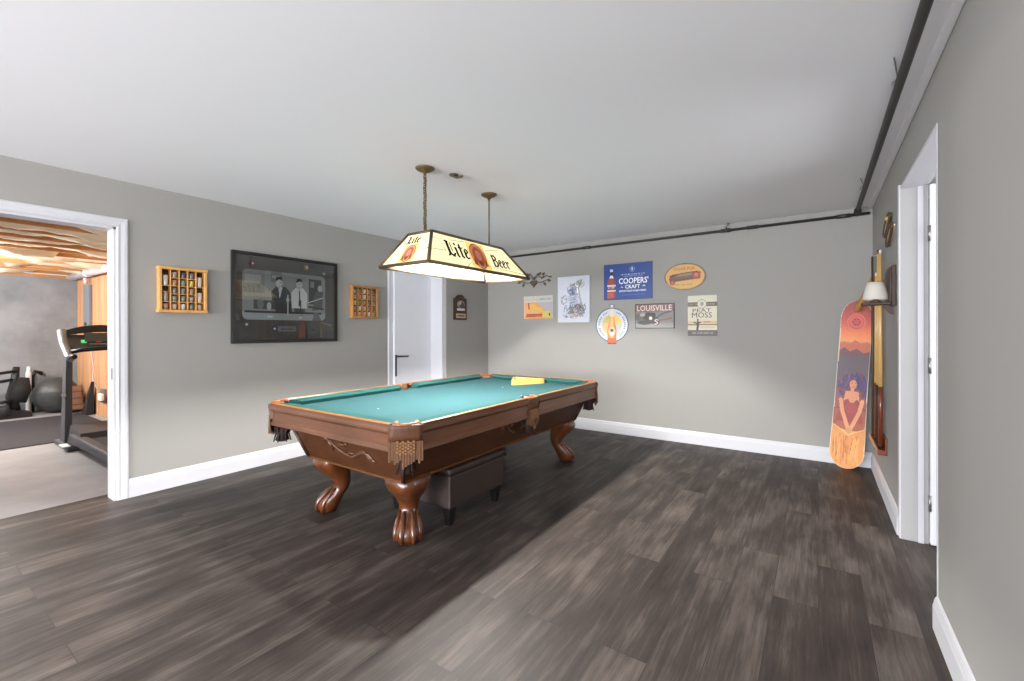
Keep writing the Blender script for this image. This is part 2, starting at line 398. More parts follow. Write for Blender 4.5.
# room beyond the right doorway
m = MB(); m.box(2.1, 2.2, YR, YB, 0, ZC, 'wall'); struct('wall_side_room', m)

# baseboards
BP = [(0, 0), (0.016, 0), (0.016, 0.100), (0.012, 0.112), (0.012, 0.118), (0.007, 0.132), (0.0, 0.140)]
def base(name, runs):
    m = MB()
    for p0, p1, out in runs: m.extr(BP, p0, p1, out, 'trim')
    struct(name, m)
CW = 0.07
base('baseboard_left', [((XL, YR, 0), (XL, GY0 - CW, 0), (1, 0, 0)), ((XL, GY1 + CW, 0), (XL, DY0 - .07, 0), (1, 0, 0)), ((XJ, YJ, 0), (XJ, YB, 0), (1, 0, 0))])
base('baseboard_back', [((XJ, YB, 0), (XR, YB, 0), (0, -1, 0))])
base('baseboard_right', [((XR, YR, 0), (XR, RY0 - .004, 0), (-1, 0, 0)), ((XR, RY1 + .05, 0), (XR, YB, 0), (-1, 0, 0))])

CW = .07
CP = [(0, 0), (0, .010), (.010, .015), (.024, .012), (.046, .016), (.062, .016), (CW, .010), (CW, 0)]
def casing(m, M, u0, u1, ztop, sides='LRT'):      # u along wall, local z out of it
    m.M = M
    if 'L' in sides: m.extr([(-a, b) for a, b in CP][::-1], (u0, 0, 0), (u0, ztop, 0), (1, 0, 0), 'trim', up=(0, 0, 1), k1=1.0)
    if 'R' in sides: m.extr(CP, (u1, 0, 0), (u1, ztop, 0), (1, 0, 0), 'trim', up=(0, 0, 1), k1=-1.0)
    if 'T' in sides: m.extr(CP, (u0, ztop, 0), (u1, ztop, 0), (0, 1, 0), 'trim', up=(0, 0, 1), k0=-1.0, k1=-1.0)
    m.M = Matrix.Identity(4)
m = MB(); casing(m, on_left(0, 0), GY0, GY1, GZ)
m.box(XL - T - .002, XL + .002, GY1 - .016, GY1 + .001, 0, GZ, 'trim'); m.box(XL - T - .002, XL + .002, GY0 - .001, GY0 + .016, 0, GZ, 'trim'); m.box(XL - T - .002, XL + .002, GY0, GY1, GZ - .016, GZ + .001, 'trim')
tr = struct('trim_1', m)
m = MB(); m.box(XL - .045, XL - .018, GY1 - .0185, GY1 - .0155, .90, .985, 'steel'); m.build('strike_plate', tr)
# white door on the left, recessed
m = MB(); casing(m, on_left(0, 0), DY0, YJ, DZ, 'LT')
m.box(XL - T, XL + .001, DY0 - .001, DY0 + .015, 0, DZ, 'trim'); m.box(XL - T, XL, DY0, YJ, DZ - .015, DZ + .001, 'trim')
m.box(XL - .135, XJ - .055, YJ - .018, YJ - .0005, 0, DZ + .09, 'trim')
struct('trim_2', m)
m = MB(); m.box(XL - .002, XL + .036, DY0 + .004, YJ - .019, 0.008, DZ - .004, 'door_white', 0.003)
d1 = struct('door_1', m)
m = MB(); xd = XL + .036
m.box(xd, xd + .008, 3.672, 3.694, .70, .965, 'black', .002)
m.tube([(xd, 3.683, .945), (xd + .04, 3.683, .945), (xd + .045, 3.70, .945), (xd + .045, 3.845, .94)], .010, 'black')
m.build('lever_handle', d1, label='black lever handle on long plate')
# right doorway
m = MB(); m.box(XR - .010, XR, RY1, RY1 + .05, 0, RZ + .01, 'trim', .003)
m.box(XR - .002, XR + .122, RY1 - .001, RY1 + .016, 0, RZ, 'jamb_shaded'); m.box(XR - .002, XR + .122, RY0 - .016, RY0 + .001, 0, RZ, 'trim'); m.box(XR - .002, XR + .122, RY0, RY1, RZ - .016, RZ, 'trim')
m.box(XR + .075, XR + .10, RY1 - .010, RY1, 0, RZ - .016, 'trim')
struct('trim_3', m)
m = MB(); m.box(XR + .124, XR + .95, RY1 - .035, RY1, .01, RZ - .02, 'door_white', .003); d2 = struct('door_2', m)
for z in (.25, 1.05, 1.82):
    m = MB(); m.tube([(XR + .121, RY1 - .038, z - .045), (XR + .121, RY1 - .038, z + .045)], .008, 'steel'); m.build('hinge', d2)

m = MB(); m.box(XR - .03, XR, YR, YB, ZC - .022, ZC, 'ceiling', .004); struct('trim_4', m)

# ================================================================== EXERCISE ROOM
m = MB(); m.box(-10.3, -10.1, -1.7, 2.15, 0, 2.12, 'concrete'); m.box(-10.3, -10.1, -1.7, 2.15, 2.12, 2.17, 'joist'); struct('wall_concrete', m)
PY = 1.97
m = MB(); m.box(-10.1, XL - T, PY, PY + .05, 0, ZC, 'plywood')
for i in range(14): m.box(-10.1 + .4 * i + .01, -10.1 + .4 * i + .025, PY - .002, PY, 0, 2.2, 'joist')
struct('wall_plywood', m)
m = MB(); m.box(-10.3, XL - T, -1.75, -1.7, 0, ZC, 'concrete'); struct('wall_near', m)
m = MB(); m.box(-10.3, XL - T, -1.7, PY + .1, 2.42, 2.5, 'subfloor'); struct('ceiling_gym', m)
jx = [-10.02 + .405 * i for i in range(14)]
for i, x in enumerate(jx):
    m = MB(); m.box(x, x + .04, -1.7, PY, 2.17, 2.42, 'joist'); struct('ceiling_joist', m)
    if i < 13:
        m = MB(); rows = []
        nx, ny = 10, 46; r2 = random.Random(i)
        ph = [r2.uniform(0, 6.28) for _ in range(6)]; gap = r2.choice([None, .2, .9, 1.4])
        for b in range(ny + 1):
            y = -1.7 + 3.65 * b / ny; row = []
            for a in range(nx + 1):
                u = a / nx; sag = .075 + .035 * math.sin(3.1 * y + ph[0]) + .02 * math.sin(7 * y + ph[1] + 3 * u)
                if gap is not None and abs(y - gap) < .14: sag -= .09
                row.append((x + .04 + .365 * u, y, 2.235 - sag * math.sin(PI * u) ** .6 + .008 * math.sin(23 * y + 9 * u + ph[2])))
            rows.append(row)
        m.ring(rows, 'kraft', close=False, caps=False); MB.fix = False; struct('ceiling_insulation', m); MB.fix = True

G = dict()
# drain pipe
t = empty('drain_pipe', (-7.2, PY - .1, 2.06), label='white plastic drain pipe running along the top of the pine boarded wall', category='pipe')
m = MB(); m.tube([(-10.05, PY - .09, 2.14), (-4.6, PY - .09, 2.10)], .05, 'pvc', 14); m.build('pipe_run', t)
for x in (-9.05, -8.0, -6.4): 
    m = MB(); m.tube([(x - .06, PY - .09, 2.135), (x + .06, PY - .09, 2.134)], .058, 'pvc', 14); m.build('coupling', t)
m = MB(); m.tube([(-9.33, PY - .06, 2.10), (-9.33, PY - .05, 2.0)], .025, 'pvc'); m.build('branch_pipe', t)
# grey duct
t = empty('conduit_duct', (-9.22, PY, 1.2), label='flat grey metal conduit running down the pine boards behind the treadmill', category='conduit')
m = MB(); m.box(-9.50, -9.22, PY - .05, PY - .003, 1.05, 1.98, 'metal_grey', .006); m.build('cover', t)
m = MB(); m.box(-9.41, -9.31, PY - .056, PY - .048, 1.35, 1.40, 'black'); m.build('latch', t)
m = MB(); m.tube([(-9.33, PY - .012, 1.06), (-9.22, PY - .012, .9), (-9.12, PY - .012, .7), (-9.17, PY - .010, .52), (-8.95, PY - .010, .40)], .006, 'pvc'); m.build('white_cable', t)
# outlet box
t = empty('outlet_box', (-8.55, PY, .32), label='small white electrical outlet box low on the pine boarded wall', category='outlet')
m = MB(); m.box(-8.66, -8.50, PY - .04, PY, .22, .42, 'silver', .008); m.build('box', t)
m = MB(); m.box(-8.60, -8.45, PY - .08, PY - .04, .26, .36, 'white', .01); m.build('plug', t)
# exercise ball
m = MB(); m.ball((-9.78, 1.67, .272), .272, 'rubber_grey', 32, 20)
for z in (-.12, -.06, 0, .06, .12): m.torus((-9.78, 1.67, .272 + z), math.sqrt(.272 ** 2 - z * z) - .0015, .0035, 'rubber_grey', n=40, k=6)
m.build('exercise_ball', loc=(-9.78, 1.67, 0), label='large dark grey inflatable exercise ball against the concrete wall', category='exercise ball')
# ab machine
t = empty('ab_crunch_machine', (-9.72, 1.16, 0), label='black ab exercise machine with loop handles standing left of the grey ball', category='exercise machine')
x = -9.72
m = MB(); m.prism([(0.86, 0), (1.38, 0), (1.38, .06), (1.16, .13), (.90, .03)], 0, 0.3, 'black'); 
for v_ in m.bm.verts: v_.co = Vector((x - .15 + v_.co.z, v_.co.x, v_.co.y))
m.build('base', t)
m = MB(); m.tube([(x, 1.22, .10), (x, 1.19, .3), (x + .02, 1.22, .52), (x + .02, 1.24, .74)], [.07, .06, .05, .035], 'black', 10); m.build('mast', t)
m = MB(); m.tube([(x + .03, 1.24, .22), (x + .03, 1.27, .40), (x + .03, 1.30, .58)], [.10, .12, .07], 'black_matte', 12, flat=.6); m.build('back_pad', t)
for z0, z1 in ((.60, .68), (.16, .26)):
    m = MB(); m.tube([(x + .05, 1.24, z1), (x + .12, 1.05, z1 - .02), (x + .12, .93, z0 - .02), (x + .12, .95, z0 - .07), (x + .1, 1.08, z0 - .06), (x + .03, 1.22, z0 - .04)], .022, 'black', 8); m.build('loop_handle', t)
m = MB(); m.tube([(x + .1, 1.06, .10), (x + .1, 1.16, .12)], .09, 'black_matte', 16); m.build('roller', t)
# white bottle + black bottle standing behind
m = MB(); m.lathe([(.03, 0), (.032, .02), (.032, .62), (.02, .66), (.02, .72)], 'white', (-9.98, 1.40, 0), 12)
m.build('foam_roller', loc=(-9.98, 1.40, 0), label='slim white tube upright against the concrete wall behind the ab machine', category='tube')
m = MB(); m.tube([(-10.05, 1.45, 0), (-10.05, 1.45, .55), (-10.05, 1.48, .64), (-10.04, 1.56, .60)], .026, 'black', 10)
m.build('exercise_bar', loc=(-10.05, 1.45, 0), label='black padded bar upright beside the white tube behind the grey ball', category='exercise bar')
# mat
m = MB(); m.box(-9.3, -7.12, -.2, 1.86, -.003, .008, 'mat_rubber', .003)
m.build('exercise_mat', loc=(-8.2, .8, 0), label='thin dark grey rubber mat on the concrete floor behind the treadmill', category='mat')
# brown block & dark board leaning near the ball
t = empty('yoga_block_stack', (-9.40, 1.83, 0), label='brown banded block leaning between the grey ball and pine wall', category='block')
m = MB(frame((-9.42, 1.80, 0), (math.cos(.35), 0, math.sin(.35)), (-math.sin(.35), 0, math.cos(.35)))); m.box(.02, .2, 0, .38, -.08, .08, 'cardboard', .02); m.build('block', t)
m = MB(frame((-9.42, 1.80, 0), (math.cos(.35), 0, math.sin(.35)), (-math.sin(.35), 0, math.cos(.35))))
for z in (.08, .18, .28): m.box(.018, .202, z, z + .012, -.082, .082, 'wood_dark')
m.build('band', t)
m = MB(); m.hexa([(-9.26, PY - .12, 0), (-9.02, PY - .12, 0), (-9.02, PY - .03, 0), (-9.26, PY - .03, 0)], [(-9.06, PY - .06, .46), (-9.02, PY - .06, .5), (-9.02, PY - .025, .5), (-9.06, PY - .025, .46)], 'black_matte')
m.build('leaning_panel', loc=(-9.18, PY - .05, 0), label='dark wedge shaped panel leaning on the pine wall behind the brown block', category='panel')

# treadmill
t = empty('treadmill', (-6.0, 1.55, 0), label='grey and black treadmill with a black console, seen through the left doorway', category='treadmill')
TY0, TY1 = 1.20, 1.90
for y in (TY0 + .03, TY1 - .03):
    m = MB(); m.hexa([(-6.86, y - .03, 0.03), (-6.68, y - .03, 0.03), (-6.68, y + .03, 0.03), (-6.86, y + .03, 0.03)], [(-6.74, y - .025, 1.0), (-6.62, y - .025, 1.0), (-6.62, y + .025, 1.0), (-6.74, y + .025, 1.0)], 'upright_grey'); m.build('upright', t)
    m = MB(); m.tube([(-6.55, y, .96), (-6.66, y, .99), (-6.86, y, 1.12), (-6.95, y, 1.27)], [.03, .035, .04, .04], 'silver', 10); m.build('handle_arm', t)
    m = MB(); m.tube([(-6.64, y, .99), (-6.45, y, 1.0), (-6.40, y, .99)], .022, 'black', 10); m.build('grip', t)
    m = MB(); m.box(-7.02, -6.45, y - .05, y + .05, 0, .055, 'upright_grey', .012); m.build('foot', t)
    m = MB(); m.tube([(-6.74, y - .02, .56), (-6.60, y - .05, .58)], .02, 'silver', 8); m.build('knob', t)
    m = MB(); m.box(-6.4, -4.95, y - .045, y + .045, .10, .19, 'tread_grey', .015); m.build('side_rail', t)
m = MB(); m.box(-6.45, -4.9, TY0 + .09, TY1 - .09, .12, .165, 'black_matte'); m.build('belt', t)
m = MB(); m.hexa([(-6.62, TY0 + .01, .05), (-6.05, TY0 + .01, .09), (-6.05, TY1 - .01, .09), (-6.62, TY1 - .01, .05)], [(-6.58, TY0 + .03, .26), (-6.15, TY0 + .02, .22), (-6.15, TY1 - .02, .22), (-6.58, TY1 - .03, .26)], 'tread_grey'); hd = m.build('motor_hood', t)
m = MB(); m.box(-6.3, -6.12, TY0 + .004, TY0 + .012, .13, .17, 'red'); m.build('badge', hd, label='red badge')
m = MB(); m.box(-6.6, -6.42, TY0 - .06, TY0 + .0, .055, .065, 'white'); m.build('sticker', t, label='white sticker on the foot')
m = MB(); rr = []
for i in range(17):
    a = i / 16; y = TY0 + .01 + (TY1 - TY0 - .02) * a; h = 1.235 + .10 * math.sin(PI * a) ** .7; w_ = .05 + .035 * math.sin(PI * a)
    rr.append([(-6.98, y, h - w_), (-6.90, y, h - w_), (-6.93, y, h), (-6.99, y, h)])
m.ring(rr, 'black', smooth=False); cs = m.build('console', t)
m = MB(); m.hexa([(-6.97, TY0 + .02, 1.10), (-6.80, TY0 + .02, 1.06), (-6.80, TY1 - .02, 1.06), (-6.97, TY1 - .02, 1.10)], [(-6.99, TY0 + .02, 1.22), (-6.93, TY0 + .02, 1.22), (-6.93, TY1 - .02, 1.22), (-6.99, TY1 - .02, 1.22)], 'upright_grey'); m.build('dashboard', cs, label='grey lower console')
m = MB(frame((-6.86, TY0 + .2, 1.13), (0, 1, 0), (-.5, 0, .86))); m.box(0, .3, .0, .12, .0, .025, 'screen', .004); m.build('screen', cs)
m = MB(frame((-6.865, TY0 + .17, 1.12), (0, 1, 0), (-.5, 0, .86))); m.box(0, .045, 0, .035, .0, .03, 'green_glow'); m.box(.12, .17, -.005, .01, .0, .04, 'red'); m.box(.06, .4, -.035, -.02, .0, .04, 'silver'); m.build('buttons', cs)
m = MB(); m.tube([(-6.75, TY0 + .03, 1.03), (-6.65, TY0 + .15, 1.06), (-6.65, TY1 - .15, 1.08), (-6.75, TY1 - .03, 1.05)], .025, 'black', 8); m.build('crossbar', t)

# ================================================================== POOL TABLE
x0, x1, y0, y1, zt = -3.235, -1.755, 1.575, 4.125, .76
xm, ym = (x0 + x1) / 2, (y0 + y1) / 2
t = empty('pool_table', (xm, ym, 0), label='carved brown wood pool table with teal felt standing on claw feet', category='pool table')
# bed
m = MB(); a_, b_ = .055, .05
rx0, rx1, ry0, ry1 = x0 + a_, x1 - a_, y0 + a_, y1 - a_
def arc(c, r, t0, t1, n=8): return [(c[0] + r * math.cos(math.radians(t0 + (t1 - t0) * i / n)), c[1] + r * math.sin(math.radians(t0 + (t1 - t0) * i / n))) for i in range(n + 1)]
pts = arc((rx0 + .045, ry0 + .045), .055, 144.9, -54.9) + arc((rx1 - .045, ry0 + .045), .055, 234.9, 35.1)
pts += arc((rx1, ym), .05, 270, 90)
pts += arc((rx1 - .045, ry1 - .045), .055, 324.9, 125.1) + arc((rx0 + .045, ry1 - .045), .055, 54.9, -144.9)
pts += arc((rx0, ym), .05, 90, -90)
m.prism(pts, .665, .716, 'felt'); bed = m.build('playing_surface', t)
for X, Y in ((-2.52, 2.02), (-2.49, 3.46)):
    m = MB(); m.ball((X, Y, .7165), .006, 'white', 8, 4, (1, 1, .15)); m.build('spot', bed)
RP = [(-.004, .742), (0, .728), (0, .718), (-.006, .708), (-.012, .702), (-.012, .640), (-.006, .630), (-.004, .612), (-.012, .606), (-.06, .606), (-.06, .754), (-.014, .760)][::-1]
KP = [(-.033, .7585), (-.033, .70), (-.115, .717), (-.130, .742), (-.128, .750), (-.110, .757)][::-1]
CH = .125; SP = .075
runs = [((x0 + CH, y0, 0), (x1 - CH, y0, 0), (0, -1, 0), 1, 1), ((x1, y0 + CH, 0), (x1, ym - SP, 0), (1, 0, 0), 1, .35), ((x1, ym + SP, 0), (x1, y1 - CH, 0), (1, 0, 0), .35, 1),
        ((x1 - CH, y1, 0), (x0 + CH, y1, 0), (0, 1, 0), 1, 1), ((x0, y1 - CH, 0), (x0, ym + SP, 0), (-1, 0, 0), 1, .35), ((x0, ym - SP, 0), (x0, y0 + CH, 0), (-1, 0, 0), .35, 1)]
for p0, p1, out, k0, k1 in runs:
    wm = 'wood_end' if out[0] == 0 else 'wood'
    m = MB(); m.extr(RP, p0, p1, out, wm)
    d = (Vector(p1) - Vector(p0)).normalized(); 
    r_ = m.build('rail', t)
    m = MB(); m.extr([(-.002, .7605), (-.016, .7635), (-.032, .7615), (-.034, .758), (-.002, .758)], p0, p1, out, 'wood_gold'); m.build('rail_cap', r_, label='lighter golden edge along the rail top')
    m = MB(); e0 = Vector(p0) - d * (.03 if k0 == 1 else .015); e1 = Vector(p1) + d * (.03 if k1 == 1 else .015)
    m.extr(KP, e0, e1, out, 'felt_rail', -k0 if False else -k0, -k1); m.build('cushion', r_, label='teal cloth cushion')
# cabinet: a frustum under the rails
T0 = (-2.985, x1 - .125, y0 + .09, y1 - .10); B0 = (-2.905, -1.955, 1.745, 3.915)
ztop, zbot = .612, .392
def quad(r, z, g=0): return [(r[0] - g, r[2] - g, z), (r[1] + g, r[2] - g, z), (r[1] + g, r[3] + g, z), (r[0] - g, r[3] + g, z)]
m = MB(); m.hexa(quad(B0, zbot), quad(T0, ztop), 'wood_cabinet'); m.box(x0 + .10, x1 - .10, y0 + .08, y1 - .08, .60, .664, 'wood_dark'); body = m.build('cabinet', t)
m = MB(); m.hexa(quad(B0, zbot - .012, .004), quad(B0, zbot + .004, .010), 'wood_carving'); m.build('base_molding', body)
def lerp(a, b, k): return tuple(a[i] + (b[i] - a[i]) * k for i in range(3))
QT, QB = quad(T0, ztop, .004), quad(B0, zbot, .004)
for i in range(4):
    m = MB(); m.tube([QT[i], QB[i]], .014, 'wood_dark', 4); m.build('corner_bead', body)
def carving(pA, pB, pC, pD, u0, u1):       # panel corners bottom-left, bottom-right, top-right, top-left; scrolls raised on it
    def P(u, v): 
        a = lerp(pA, pB, u); b = lerp(pD, pC, u); return lerp(a, b, v)
    m = MB()
    L = u1 - u0
    S = [[(0, .72), (.04, .82), (.09, .80), (.10, .68), (.06, .62)], [(.06, .80), (.16, .72), (.28, .52), (.42, .40), (.52, .38), (.60, .44), (.70, .56), (.80, .62), (.88, .58), (.93, .46), (.96, .36)],
         [(.30, .66), (.36, .74), (.42, .70), (.45, .76), (.50, .72)], [(.06, .80), (.12, .66), (.14, .5), (.12, .44)], [(.80, .62), (.86, .50), (.94, .44), (1.0, .40)], [(.42, .40), (.50, .50), (.58, .50)]]
    for st in S: m.tube([P(u0 + L * a, b) for a, b in st], [.005] + [.010] * (len(st) - 2) + [.004], 'wood_relief', 8)
    m.build('carving', body)
carving(QB[0], QB[1], QT[1], QT[0], .30, .78)
carving(QB[1], QB[2], QT[2], QT[1], .40, .60)
# legs
def leg(cx, cy, sx, sy):
    D = Vector((sx, sy, 0)).normalized(); Sd = Vector((-D.y, D.x, 0)); c = Vector((cx, cy, 0))
    prof = [(.395, .0, .100, .112), (.375, .006, .108, .118), (.345, .016, .112, .118), (.31, .012, .105, .108), (.27, -.012, .086, .088), (.23, -.040, .066, .070), (.19, -.052, .054, .060), (.155, -.042, .052, .060), (.125, -.015, .060, .068), (.095, .015, .070, .078), (.062, .036, .076, .082), (.030, .046, .070, .076), (.008, .046, .058, .062), (0.0, .046, .050, .054)]
    m = MB(); rings = []
    for z, o, a, b in prof:
        e = 2.0 + 2.2 * max(0, (z - .2) / .2); ring = []
        for k in range(28):
            th = 2 * PI * k / 28 + PI / 4 * 0; cs, sn = math.cos(th), math.sin(th)
            # square section turned so that its edges follow the table sides
            q = 1.0 / ((abs(cs * .7071 - sn * .7071)) ** e + (abs(cs * .7071 + sn * .7071)) ** e) ** (1 / e) if z > .2 else 1.0
            ring.append(c + D * (o + a * q * cs) + Sd * (b * q * sn) + Vector((0, 0, z)))
        rings.append(ring)
    m.ring(rings, 'wood_leg'); lg = m.build('leg', t)
    m = MB()
    for a in (-75, -28, 28, 75):
        A = math.radians(a); dr = D * math.cos(A) + Sd * math.sin(A)
        m.tube([c + D * -.03 + dr * .050 + Vector((0, 0, .165)), c + D * .005 + dr * .062 + Vector((0, 0, .125)), c + D * .03 + dr * .070 + Vector((0, 0, .088)), c + D * .042 + dr * .076 + Vector((0, 0, .055)), c + D * .046 + dr * .074 + Vector((0, 0, .022)), c + D * .046 + dr * .064 + Vector((0, 0, .006))], [.008, .014, .019, .017, .015, .006], 'wood_leg', 8)
    m.build('claw', lg)
for sx in (-1, 1):
    for sy in (-1, 1): leg(-2.43 + sx * .375, ym + sy * .98, sx, sy)
# pockets
def pocket(c, out, wd):
    o = Vector((*out, 0)).normalized(); s_ = Vector((-o.y, o.x, 0)); C = Vector((*c, 0))
    face = FC                                           # centre of the outer face on the rail line
    M = frame((face.x, face.y, 0), s_, (0, 0, 1))       # local: u along, v up, n = s x z
    sg = 1 if (Matrix(M).to_3x3() @ Vector((0, 0, 1))).dot(o) > 0 else -1
    m = MB(M); h = wd / 2
    P = [(-h, .665), (h, .665), (h, .748), (h * .85, .756), (-h * .85, .756), (-h, .748)]
    rings = []
    for k in range(7):
        u = -h + wd * k / 6; bul = .012 * math.cos(PI * (u / wd))
        rings.append([(u, .655, sg * (bul - .03)), (u, .655, sg * (bul + .002)), (u, .70, sg * (bul + .004)), (u, .738, sg * (bul + .010)), (u, .752, sg * (bul + .010)), (u, .757, sg * bul), (u, .757, sg * (bul - .03))])
    m.ring(rings, 'leather'); pk = m.build('pocket', t)
    m = MB(M); nf = max(7, int(wd / .0135))
    for k in range(nf):
        u = -h + wd * (k + .5) / nf; mid = abs(k - (nf - 1) / 2) < nf * .28
        z0_ = .560 + .012 * math.sin(k * 2.1) - (.025 if abs(k - (nf - 1) / 2) < nf * .14 else 0); bul = .012 * math.cos(PI * (u / wd))
        w2 = wd / nf * .43
        m.hexa([(u - w2, z0_, sg * (bul - .006)), (u + w2, z0_, sg * (bul - .006)), (u + w2, z0_, sg * (bul + .008 + .003 * (k % 2))), (u - w2, z0_, sg * (bul + .008 + .003 * (k % 2)))],
               [(u - w2, .668, sg * (bul - .004)), (u + w2, .668, sg * (bul - .004)), (u + w2, .668, sg * (bul + .005)), (u - w2, .668, sg * (bul + .005))], 'fringe')
        if mid:
            for q in range(4):
                zz = .60 + .018 * q + .009 * (k % 2); m.box(u - w2, u + w2, zz, zz + .011, sg * bul + (.006 if sg > 0 else -.014), sg * bul + (.014 if sg > 0 else -.006), 'fringe_gold')
    m.build('fringe', pk)
    m = MB(); n = 16
    prof = [(.052, .716), (.052, .66), (.050, .615), (.040, .575), (.050, .545), (.034, .525), (.046, .488), (.030, .480)]
    m.lathe(prof, 'leather_dark', (C.x, C.y, 0), 12, caps=False)
    m.face([(C.x + .046 * math.cos(2 * PI * i / 12), C.y + .046 * math.sin(2 * PI * i / 12), .60) for i in range(12)], 'leather_dark')
    for i in range(6):
        a = 2 * PI * i / 6; dr = Vector((math.cos(a), math.sin(a), 0)); m.tube([C + dr * .05 + Vector((0, 0, .615)), C + dr * .058 + Vector((0, 0, .57)), C + dr * .040 + Vector((0, 0, .535)), C + dr * .055 + Vector((0, 0, .478))], [.007, .008, .007, .004], 'leather_dark', 6)
    m.build('bucket', pk, label='dark leather pocket net')
    m = MB(); pts = []
    for i in range(13):
        a = math.radians(-115 + 230 * i / 12); pts.append(C + o * (.060 * math.cos(a)) + s_ * (.060 * math.sin(a)) + Vector((0, 0, .757)))
    m.tube(pts, .013, 'leather_collar', 8, flat=.7); m.build('collar', pk, label='tan leather rim of the pocket')
for sx in (-1, 1):
    X = x0 if sx < 0 else x1
    for sy in (-1, 1):
        Y = y0 if sy < 0 else y1
        FC = Vector((X - sx * CH / 2, Y - sy * CH / 2, 0)); pocket((X - sx * .10, Y - sy * .10), (sx, sy), .185)
    FC = Vector((X - sx * .012, ym, 0)); pocket((X - sx * .052, ym), (sx, 0), .15)
# triangle rack lying on the cloth
def rack_pts(g):
    P = [Vector((-2.50, 3.62)), Vector((-2.295, 3.965)), Vector((-2.69, 3.935))]; cen = sum(P, Vector((0, 0))) / 3; out = []
    for i in range(3):
        p = P[i]; a = (P[i - 1] - p).normalized(); b = (P[(i + 1) % 3] - p).normalized(); rad = .03 - g * .3
        q = p + (cen - p).normalized() * g * 2
        A, B = q + a * .05, q + b * .05
        for k in range(7): s_ = k / 6; out.append(tuple((1 - s_) ** 2 * A + 2 * s_ * (1 - s_) * q + s_ ** 2 * B))
    return out
m = MB(); O, I = rack_pts(0), rack_pts(.018); z0_, z1_ = .7165, .764
for i in range(len(O)):
    j = (i + 1) % len(O)
    for q in ([(*O[i], z0_), (*O[j], z0_), (*O[j], z1_), (*O[i], z1_)], [(*I[j], z0_), (*I[i], z0_), (*I[i], z1_), (*I[j], z1_)], [(*O[i], z1_), (*O[j], z1_), (*I[j], z1_), (*I[i], z1_)], [(*O[j], z0_), (*O[i], z0_), (*I[i], z0_), (*I[j], z0_)]): m.face(q, 'yellow_wood')
bmesh.ops.remove_doubles(m.bm, verts=m.bm.verts, dist=1e-5)
m.build('ball_rack', loc=(-2.49, 3.84, .7165), label='yellow wooden triangle ball rack lying on the teal felt', category='ball rack')
t = empty('chalk_cube', (x1 - .03, 2.72, .764), label='small blue cue chalk cube on the table rail by the side pocket', category='chalk')
m = MB(); m.box(x1 - .041, x1 - .019, 2.709, 2.731, .7637, .784, 'chalk', .002); m.build('block', t)
m = MB(); m.lathe([(.007, 0), (.004, .0006)], 'white', (x1 - .03, 2.72, .7842), 12); m.build('worn_top', t)

# ottoman below the table
t = empty('storage_ottoman', (-2.2, 2.38, 0), label='dark brown leather storage bench on black feet under the pool table', category='ottoman')
m = MB(); m.box(-2.50, -1.925, 2.10, 2.685, .115, .33, 'brown_leather', .012); m.build('box', t)
m = MB(); m.box(-2.505, -1.92, 2.095, 2.69, .332, .374, 'brown_leather', .014); m.build('lid', t)
for X in (-2.46, -1.97):
    for Y in (2.145, 2.64):
        m = MB(); m.hexa([(X - .018, Y - .018, 0), (X + .018, Y - .018, 0), (X + .018, Y + .018, 0), (X - .018, Y + .018, 0)], [(X - .032, Y - .032, .118), (X + .032, Y - .032, .118), (X + .032, Y + .032, .118), (X - .032, Y + .032, .118)], 'black_wood'); m.build('foot', t)
m = MB(); m.torus((-1.932, 2.712, .348), .022, .0055, 'black', ax=(.5, .85, .2)); m.build('pull_ring', t)

# ================================================================== POOL LAMP
lx, ly = -2.26, 2.60
t = empty('pool_table_lamp', (lx, ly, 1.70), label='stained glass billiard lamp with red crests hanging above the pool table', category='pendant lamp')
b0, b1, c0, c1 = -2.495, -2.025, 2.015, 3.205; e0, e1, f0, f1 = -2.37, -2.145, 2.165, 2.975; zb, zk = 1.70, 1.935
Bq = [Vector((b0, c0, zb)), Vector((b1, c0, zb)), Vector((b1, c1, zb)), Vector((b0, c1, zb))]
Tq = [Vector((e0, f0, zk)), Vector((e1, f0, zk)), Vector((e1, f1, zk)), Vector((e0, f1, zk))]
m = MB()
for i in range(4):
    j = (i + 1) % 4
    for a, b, r in ((Bq[i], Bq[j], .013), (Tq[i], Tq[j], .011), (Bq[i], Tq[i], .012)): m.tube([a, b], r, 'lamp_frame', 6)
m.build('frame', t)
m = MB(); m.box(e0 + .006, e1 - .006, f0 + .006, f1 - .006, zk - .008, zk + .002, 'lamp_frame'); m.build('top_plate', t)
